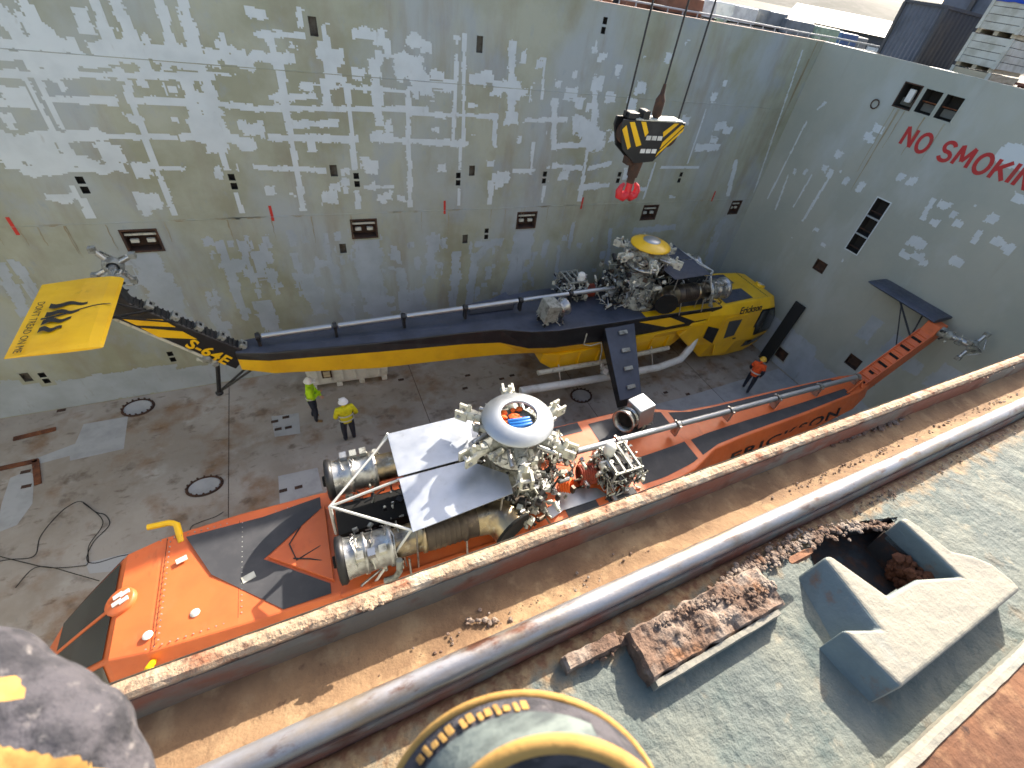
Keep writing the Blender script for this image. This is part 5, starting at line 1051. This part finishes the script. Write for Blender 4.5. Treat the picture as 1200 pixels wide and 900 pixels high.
# ------------------------------------------------------------------ people
SKIN = mat('skin', srgb(190, 140, 112), .6)
def cloth(n, c): return mat(n, c, .85, layers=[(tuple(q*.72 for q in c), 9, .45, .65, 6)], bump=[(16, .5, .02)])
M['navy'] = cloth('navy_cotton', srgb(40, 44, 58)); M['hivis_lime'] = cloth('lime_hivis', srgb(196, 240, 30)); M['hivis_yellow'] = cloth('yellow_hivis', srgb(226, 216, 30)); M['hivis_orange'] = cloth('orange_hivis', srgb(250, 96, 40))
M['boot'] = mat('tan_boot', srgb(128, 98, 60), .7); M['darkboot'] = mat('black_boot', (.02, .02, .02), .7); M['reflect'] = mat('reflective_tape', srgb(214, 214, 206), .4)
M['helmet_white'] = mat('white_helmet', srgb(232, 234, 236), .35); M['helmet_yellow'] = mat('yellow_helmet', srgb(226, 178, 60), .35)
def person(label, loc, rot, mats, pose, helmet):
    """mats: torso, upper arm, forearm, leg, boot; pose: joint positions (x right, y forward, z up)"""
    T = thing('person', label, 'person', loc, rot)
    J = dict(pel=(0, 0, .95), waist=(0, .01, 1.10), chest=(0, .02, 1.32), neck=(0, .02, 1.48), head=(0, .04, 1.60), crown=(0, .03, 1.70), nose=(0, .13, 1.60),
             shr=(.19, .01, 1.42), shl=(-.19, .01, 1.42), elr=(.26, .0, 1.14), ell=(-.26, 0, 1.14), wrr=(.25, .1, .92), wrl=(-.25, .1, .92),
             hir=(.10, 0, .90), hil=(-.10, 0, .90), knr=(.12, .03, .50), knl=(-.12, .03, .50), anr=(.12, 0, .09), anl=(-.12, 0, .09), tor=(.14, .19, .05), tol=(-.14, .19, .05))
    J.update(pose); seg = [('pel', 'waist', 0), ('waist', 'chest', 0), ('chest', 'neck', 0), ('neck', 'head', 5), ('head', 'crown', 5), ('head', 'nose', 5)]
    for q in 'rl': seg += [('chest', 'sh'+q, 0), ('sh'+q, 'el'+q, 1), ('el'+q, 'wr'+q, 2), ('pel', 'hi'+q, 3), ('hi'+q, 'kn'+q, 3), ('kn'+q, 'an'+q, 3), ('an'+q, 'to'+q, 4)]
    rad = dict(pel=(.175, .135), waist=(.175, .135), chest=(.205, .15), neck=(.06, .06), head=(.078, .095), crown=(.062, .075), nose=(.016, .016), sh=(.105, .10), el=(.075, .07), wr=(.05, .046), hi=(.11, .11), kn=(.085, .085), an=(.05, .055), to=(.042, .035))
    names = list(J); me = bpy.data.meshes.new('body'); V = [J[n] for n in names]; E = [(names.index(a), names.index(b)) for a, b, _ in seg]; RR = [rad.get(n, rad.get(n[:2])) for n in names]; fm = []
    for q in 'rl':           # hands: palm, four fingers, thumb
        w, e = Vector(J['wr'+q]), Vector(J['el'+q]); d = (w-e).normalized(); sx = d.cross(Vector((0, 0, 1))); sx = sx.normalized() if sx.length > .1 else Vector((1, 0, 0)); up = sx.cross(d)
        k = len(V); V.append(tuple(w+d*.07)); RR.append((.036, .022)); E.append((names.index('wr'+q), k)); fm.append((w, w+d*.07))
        for f in range(4):
            a = w+d*.10+sx*(.024*(f-1.5)); b = a+d*.035*(1-.12*abs(f-1.3))-up*.012; c = b+d*.018-up*.028; n0 = len(V)
            V += [tuple(a), tuple(b), tuple(c)]; RR += [(.010, .010), (.009, .009), (.008, .008)]; E += [(k, n0), (n0, n0+1), (n0+1, n0+2)]; fm += [(a, c)]
        a = w+d*.045+sx*.035; b = a+d*.035+sx*.012; n0 = len(V); V += [tuple(a), tuple(b)]; RR += [(.012, .012), (.010, .010)]; E += [(k, n0), (n0, n0+1)]; fm.append((a, b))
    me.from_pydata(V, E, []); tmp = bpy.data.objects.new('tmp', me); COL.objects.link(tmp)
    sk = tmp.modifiers.new('skin', 'SKIN'); sk.use_smooth_shade = True; sub = tmp.modifiers.new('sub', 'SUBSURF'); sub.levels = sub.render_levels = 1
    if not me.skin_vertices: 
        bm = bmesh.new(); bm.from_mesh(me); bm.verts.layers.skin.verify(); bm.to_mesh(me); bm.free()
    for i, sv in enumerate(me.skin_vertices[0].data): sv.radius = RR[i]; sv.use_root = (i == 0)
    dg = bpy.context.evaluated_depsgraph_get(); m2 = bpy.data.meshes.new_from_object(tmp.evaluated_get(dg)); bpy.data.objects.remove(tmp)
    m2.materials.clear()
    for mm in mats+[SKIN]: m2.materials.append(M[mm] if isinstance(mm, str) else mm)
    def dist(p, a, b):
        a, b = Vector(a), Vector(b); d = b-a; t = max(0, min(1, (p-a).dot(d)/max(1e-9, d.length_squared))); return (p-a-d*t).length
    for f in m2.polygons:
        c = f.center; best = min((dist(c, J[a], J[b])-.5*(RR[names.index(a)][0]+RR[names.index(b)][0]), m_) for a, b, m_ in seg); h = min(dist(c, a, b) for a, b in fm)
        f.material_index = 5 if h < .032 else best[1]; f.use_smooth = True
    link('body', m2, T)
    hd = Vector(J['crown']); mb = MB(); mb.lathe([(.001, .085), (.05, .078), (.09, .05), (.112, .005), (.118, -.035), (.135, -.045), (.137, -.055), (.11, -.05)], hd-Vector((0, 0, .0)), (Vector(J['crown'])-Vector(J['neck'])), 20); mb.box(hd+Vector((0, .13, -.05)), (.17, .09, .012)); mb.build('helmet', M[helmet], T)
    return T
def tape(T, z, r, h=.05, tilt=(0, 0, 1), off=(0, 0, 0), m='reflect', name='reflective_band'):
    mb = MB(); mb.lathe([(r, -h/2), (r, h/2)], Vector((0, .01, z))+Vector(off), tilt, 20); mb.v = [(x*1.22, y*.92, zz) for x, y, zz in mb.v]; o = mb.build(name, M[m], T); return o
p = atz(371, 492, 0)
T = person('person in lime hi-vis jacket and white helmet holding its forearms up beside the white tub', p, math.radians(-95), ['hivis_lime', 'hivis_lime', 'hivis_lime', 'navy', 'boot'], dict(elr=(.27, .06, 1.16), ell=(-.27, .06, 1.16), wrr=(-.02, .24, 1.14), wrl=(.05, .26, 1.10), knr=(.14, .05, .5), anl=(-.13, -.1, .09), tol=(-.15, .09, .05), head=(0, .05, 1.6), crown=(0, .05, 1.70)), 'helmet_white')
tape(T, 1.08, .176)
p = atz(411, 516, 0)
T = person('person in yellow hi-vis vest and white helmet standing with back turned, hands in front', p, math.radians(8), ['hivis_yellow', 'hivis_yellow', 'navy', 'navy', 'darkboot'], dict(elr=(.30, -.02, 1.14), ell=(-.29, .0, 1.14), wrr=(.24, .16, 1.0), wrl=(-.22, .16, 1.02)), 'helmet_white')
tape(T, 1.02, .178, .05); tape(T, 1.22, .190, .05)
p = atz(872, 458, 0)
T = person('person in orange vest and yellow helmet walking between the two helicopters', p, math.radians(-60), ['hivis_orange', 'navy', 'navy', 'navy', 'darkboot'], dict(elr=(.25, -.05, 1.14), wrr=(.24, .08, .92), ell=(-.25, .06, 1.14), wrl=(-.2, .2, .95), knl=(-.11, .16, .52), anl=(-.11, .12, .09), tol=(-.12, .31, .05), anr=(.12, -.14, .10), tor=(.13, .04, .05)), 'helmet_yellow')
tape(T, 1.06, .178, .06)

# ------------------------------------------------------------------ smaller things in the hold
a = atz(362, 454, .16); b = atz(456, 441, .16); d = (b-a); ang = math.atan2(d.y, d.x); w = d.length
TB = thing('bulk_tub', 'white plastic bulk tub on feet under the yellow tail boom', 'tub', (a.x, a.y, 0), ang)
mb = MB(); mb.loft([[Vector((x0, y0, z)), Vector((w-x0, y0, z)), Vector((w-x0, 1.15-y0, z)), Vector((x0, 1.15-y0, z))] for z, x0, y0 in ((.16, .06, .05), (.30, .03, .02), (1.0, .0, .0), (1.0, -.04, -.04), (1.08, -.04, -.04), (1.08, .06, .06), (.4, .1, .1))]); mb.build('tub_body', M['whitep'], TB, .03)
for x in (.15, w*.37, w*.65, w-.15):
    for y in (.12, 1.03):
        mb = MB(); mb.box((x, y, .08), (.18, .2, .16)); mb.build('foot', M['whitep'], TB, .02)
for x in np.linspace(.3, w-.3, 6):
    mb = MB(); mb.box((x, -.012, .62), (.07, .03, .66)); mb.build('rib', M['whitep'], TB, .01)
mb = MB(); mb.box((w*.24, -.016, .66), (.30, .03, .34)); mb.build('data_plate', M['rust_dark'], TB); mb = MB(); mb.box((w*.24, -.034, .66), (.2, .01, .24)); mb.build('label_card', M['plank'], TB)
mb = MB(); pl = [Vector((17.35, 9.42, .0)), Vector((17.35, 8.92, .0)), Vector((17.62, 8.92, 2.95)), Vector((17.62, 9.42, 2.95))]
mb.prism(pl, (.07, 0, 0)); o = mb.build('rubber_mat', M['rubber'], None, .01); tag(o, 'tall black rubber mat leaning on the end wall beyond the yellow nose', 'rubber mat')
def wire(label, pix, r=.009, lift=0.0):
    pts = [atz(u, v, 0)+Vector((0, 0, r+lift)) for u, v in pix]; out = []
    for i in range(len(pts)-1):       # Catmull-Rom
        p0, p1, p2, p3 = pts[max(0, i-1)], pts[i], pts[i+1], pts[min(len(pts)-1, i+2)]
        for k in range(6):
            t = k/6; out.append(.5*((2*p1)+(p2-p0)*t+(2*p0-5*p1+4*p2-p3)*t*t+(3*p1-p0-3*p2+p3)*t**3))
    mb = MB(); mb.tube(out+[pts[-1]], r, 6); tag(mb.build('cable', M['rubber']), label, 'cable')
wire('thin black cable looping across the floor past the oval cover', [(-20, 662), (10, 656), (40, 652), (47, 630), (62, 610), (78, 595), (95, 588), (112, 600), (124, 604), (128, 616), (110, 635), (102, 655), (112, 660), (140, 652), (165, 648)])
wire('thin black cable running from the cable loop towards the orange nose', [(98, 590), (118, 606), (120, 618), (105, 640), (104, 660), (95, 664), (60, 666), (30, 660), (-10, 650)], lift=.02)
wire('thin black cable trailing beside the orange cockpit', [(118, 682), (90, 674), (60, 666), (40, 668), (20, 690)], lift=.045)
wire('thin black cable by the boarding handle', [(222, 632), (224, 618), (235, 612), (252, 606), (262, 600)])

# ------------------------------------------------------------------ the photographer's gloved hands
def cp(u, v, d): return CAMP + ray(u, v)*d
M['knit'] = mat('charcoal_knit', srgb(74, 72, 78), .95, layers=[(srgb(46, 46, 52), 90, .42, .6, 6), (srgb(120, 116, 116), 140, .60, .74, 6)], bump=[(420, .8, .002)])
M['gloveyellow'] = mat('glove_yellow', srgb(172, 134, 72), .9, layers=[(srgb(144, 108, 54), 60, .45, .65, 6)], bump=[(300, .4, .001)])
M['glovegrey'] = mat('glove_grey_fabric', srgb(104, 114, 112), .9, layers=[(srgb(66, 74, 76), 30, .45, .62, 6, (1, 3, 1))], bump=[(60, .5, .004)])
GV = thing('gloved_hand', 'charcoal knit glove with yellow patches gripping close by, beside the coaming lip', 'glove', cp(20, 990, .18))
bm = bmesh.new(); bmesh.ops.create_icosphere(bm, subdivisions=6, radius=1)
gx_, gy_, gz_ = CAM_R, CAM_U, CAM_B
C0 = cp(10, 930, .185); me = bpy.data.meshes.new('hand'); S_ = .185/538
axis_u = (gx_*.62+gy_*-.78).normalized(); axis_v = (gx_*.78+gy_*.62).normalized()
for v in bm.verts:
    q = v.co.copy(); ln = 1
    kn = .10*max(0, math.cos(q.x*9.0))*max(0, q.y)          # knuckle ridges
    wq = 1+kn+.05*noise.noise(q*2.3)+.015*noise.noise(q*9)
    v.co = C0 + axis_u*(q.x*205*S_*wq) + axis_v*(q.y*128*S_*wq) + gz_*(q.z*95*S_*wq) - GV.location
bm.to_mesh(me); bm.free(); me.materials.append(M['knit']); me.materials.append(M['gloveyellow'])
for f in me.polygons:
    f.use_smooth = True; p_ = f.center+GV.location-CAMP; dz = -p_.dot(CAM_B); u_, v_ = PX+FPX*p_.dot(CAM_R)/dz, PY-FPX*p_.dot(CAM_U)/dz
    w_ = noise.noise(f.center*90)*9
    if dz < .185 and (math.hypot(u_-8, (v_-806)*1.3)+w_ < 18 or (v_ > 872+u_*.22+w_ and u_ < 128+w_)): f.material_index = 1
link('hand', me, GV)
for k in range(4):          # fingers curling under towards the lip
    b0 = C0+axis_u*(-110+k*66)*S_-axis_v*(50*S_)-gz_*(25*S_)-GV.location; mb = MB(); mb.tube([b0, b0+axis_v*(10*S_)-gz_*(60*S_), b0-axis_v*(30*S_)-gz_*(115*S_), b0-axis_v*(80*S_)-gz_*(120*S_)], [28*S_, 28*S_, 25*S_, 20*S_], 12); mb.build('finger', M['knit'], GV)
mb = MB(); b0 = C0+axis_u*(20*S_)-axis_v*(80*S_)-GV.location; mb.tube([b0, b0+axis_u*(20*S_)-gz_*(60*S_), b0-gz_*(120*S_)], [30*S_, 28*S_, 20*S_], 12); mb.build('thumb', M['knit'], GV)
mb = MB(); q_ = C0-GV.location; mb.tube([q_-Vector((0, .005, 0)), q_+Vector((-.02, -.10, -.03)), q_+Vector((-.05, -.22, -.09)), q_+Vector((-.10, -.50, -.25))], [.030, .034, .042, .055], 16); mb.build('sleeve', M['knit'], GV)
G2 = thing('work_glove', 'grey and black work glove cuff with yellow piping resting over the green deck', 'glove', cp(615, 980, .21))
def ring(u, v, r, d, n=72):
    c = cp(u, v, d); k = d/538; return [c+(gx_*math.cos(2*math.pi*i/n)+gy_*math.sin(2*math.pi*i/n))*(r*k)-G2.location for i in range(n)]
def lerp_ring(a, b, t): return [p.lerp(q, t) for p, q in zip(a, b)]
ra, rb = ring(615, 980, 166, .195), ring(655, 1011, 140, .16)
def surf(t0, t1, m, name, bulge=.0, i0=0, i1=72, k=6):
    mb = MB(); P = []; n = i1-i0
    ax = (cp(655, 1011, .16)-cp(615, 980, .195)).normalized()
    for j in range(k+1):
        t = t0+(t1-t0)*j/k
        for i in range(i0, i1+1):
            p = ra[i % 72].lerp(rb[i % 72], t); c = (cp(615, 980, .195).lerp(cp(655, 1011, .16), t))-G2.location; o = (p-c); P.append(c+o*(1+bulge*math.sin(math.pi*t)+.012*noise.noise(p*40)))
    mb.add(P, [(j*(n+1)+i, j*(n+1)+i+1, (j+1)*(n+1)+i+1, (j+1)*(n+1)+i) for j in range(k) for i in range(n)], 0, True); return mb.build(name, M[m], G2)
surf(0, .34, 'knit', 'cuff_band', -.02); surf(.34, .96, 'glovegrey', 'cuff_fabric', -.02, 13, 60); surf(.34, .96, 'knit', 'cuff_panel', -.018, 60, 85)
for rr_, wd in ((ra, .0019), (rb, .0032)):
    mb = MB(); mb.tube(rr_+[rr_[0]], wd, 8); mb.build('piping', M['gloveyellow'], G2)
inn = [p.lerp(sum(rb, Vector())/72, .35)+(cp(615, 980, .21)-cp(655, 1011, .16))*.4 for p in rb]
mb = MB(); mb.loft([rb, inn], caps=False, sm=True); mb.build('cuff_lining', M['knit'], G2)
mb = MB(); c0 = sum(ra, Vector())/72; mb.loft([ra, [p.lerp(c0, .1)+(cp(600, 960, .24)-cp(615, 980, .195)) for p in ra], [p.lerp(c0, .25)+(cp(600, 960, .33)-cp(615, 980, .195)) for p in ra], [p.lerp(c0, .45)+(atz(600, 950, ZT-.036)-cp(615, 980, .195)) for p in ra]], caps=True, sm=True); mb.build('palm', M['black'], G2)
# raised yellow lettering on the band, too blurred in the photo to read
lt = MB()
for (a0, a1, n) in ((25.0, 28.4, 5), (18.4, 23.8, 8)):
    for k in range(n):
        i = a0+(a1-a0)*k/(n-1); i_ = int(i); f_ = i-i_
        p = [ra[i_].lerp(ra[i_+1], f_).lerp(rb[i_].lerp(rb[i_+1], f_), t) for t in (.10+.03*(k % 3), .28-.03*((k+1) % 2))]; e = ((ra[i_+1]-ra[i_]).normalized())*(.0008 if k % 2 else .0012); up_ = (gz_*.0010)
        lt.prism([p[0]-e+up_, p[0]+e+up_, p[1]+e*1.6+up_, p[1]-e*.6+up_], gz_*.001)
lt.build('lettering', M['gloveyellow'], G2)
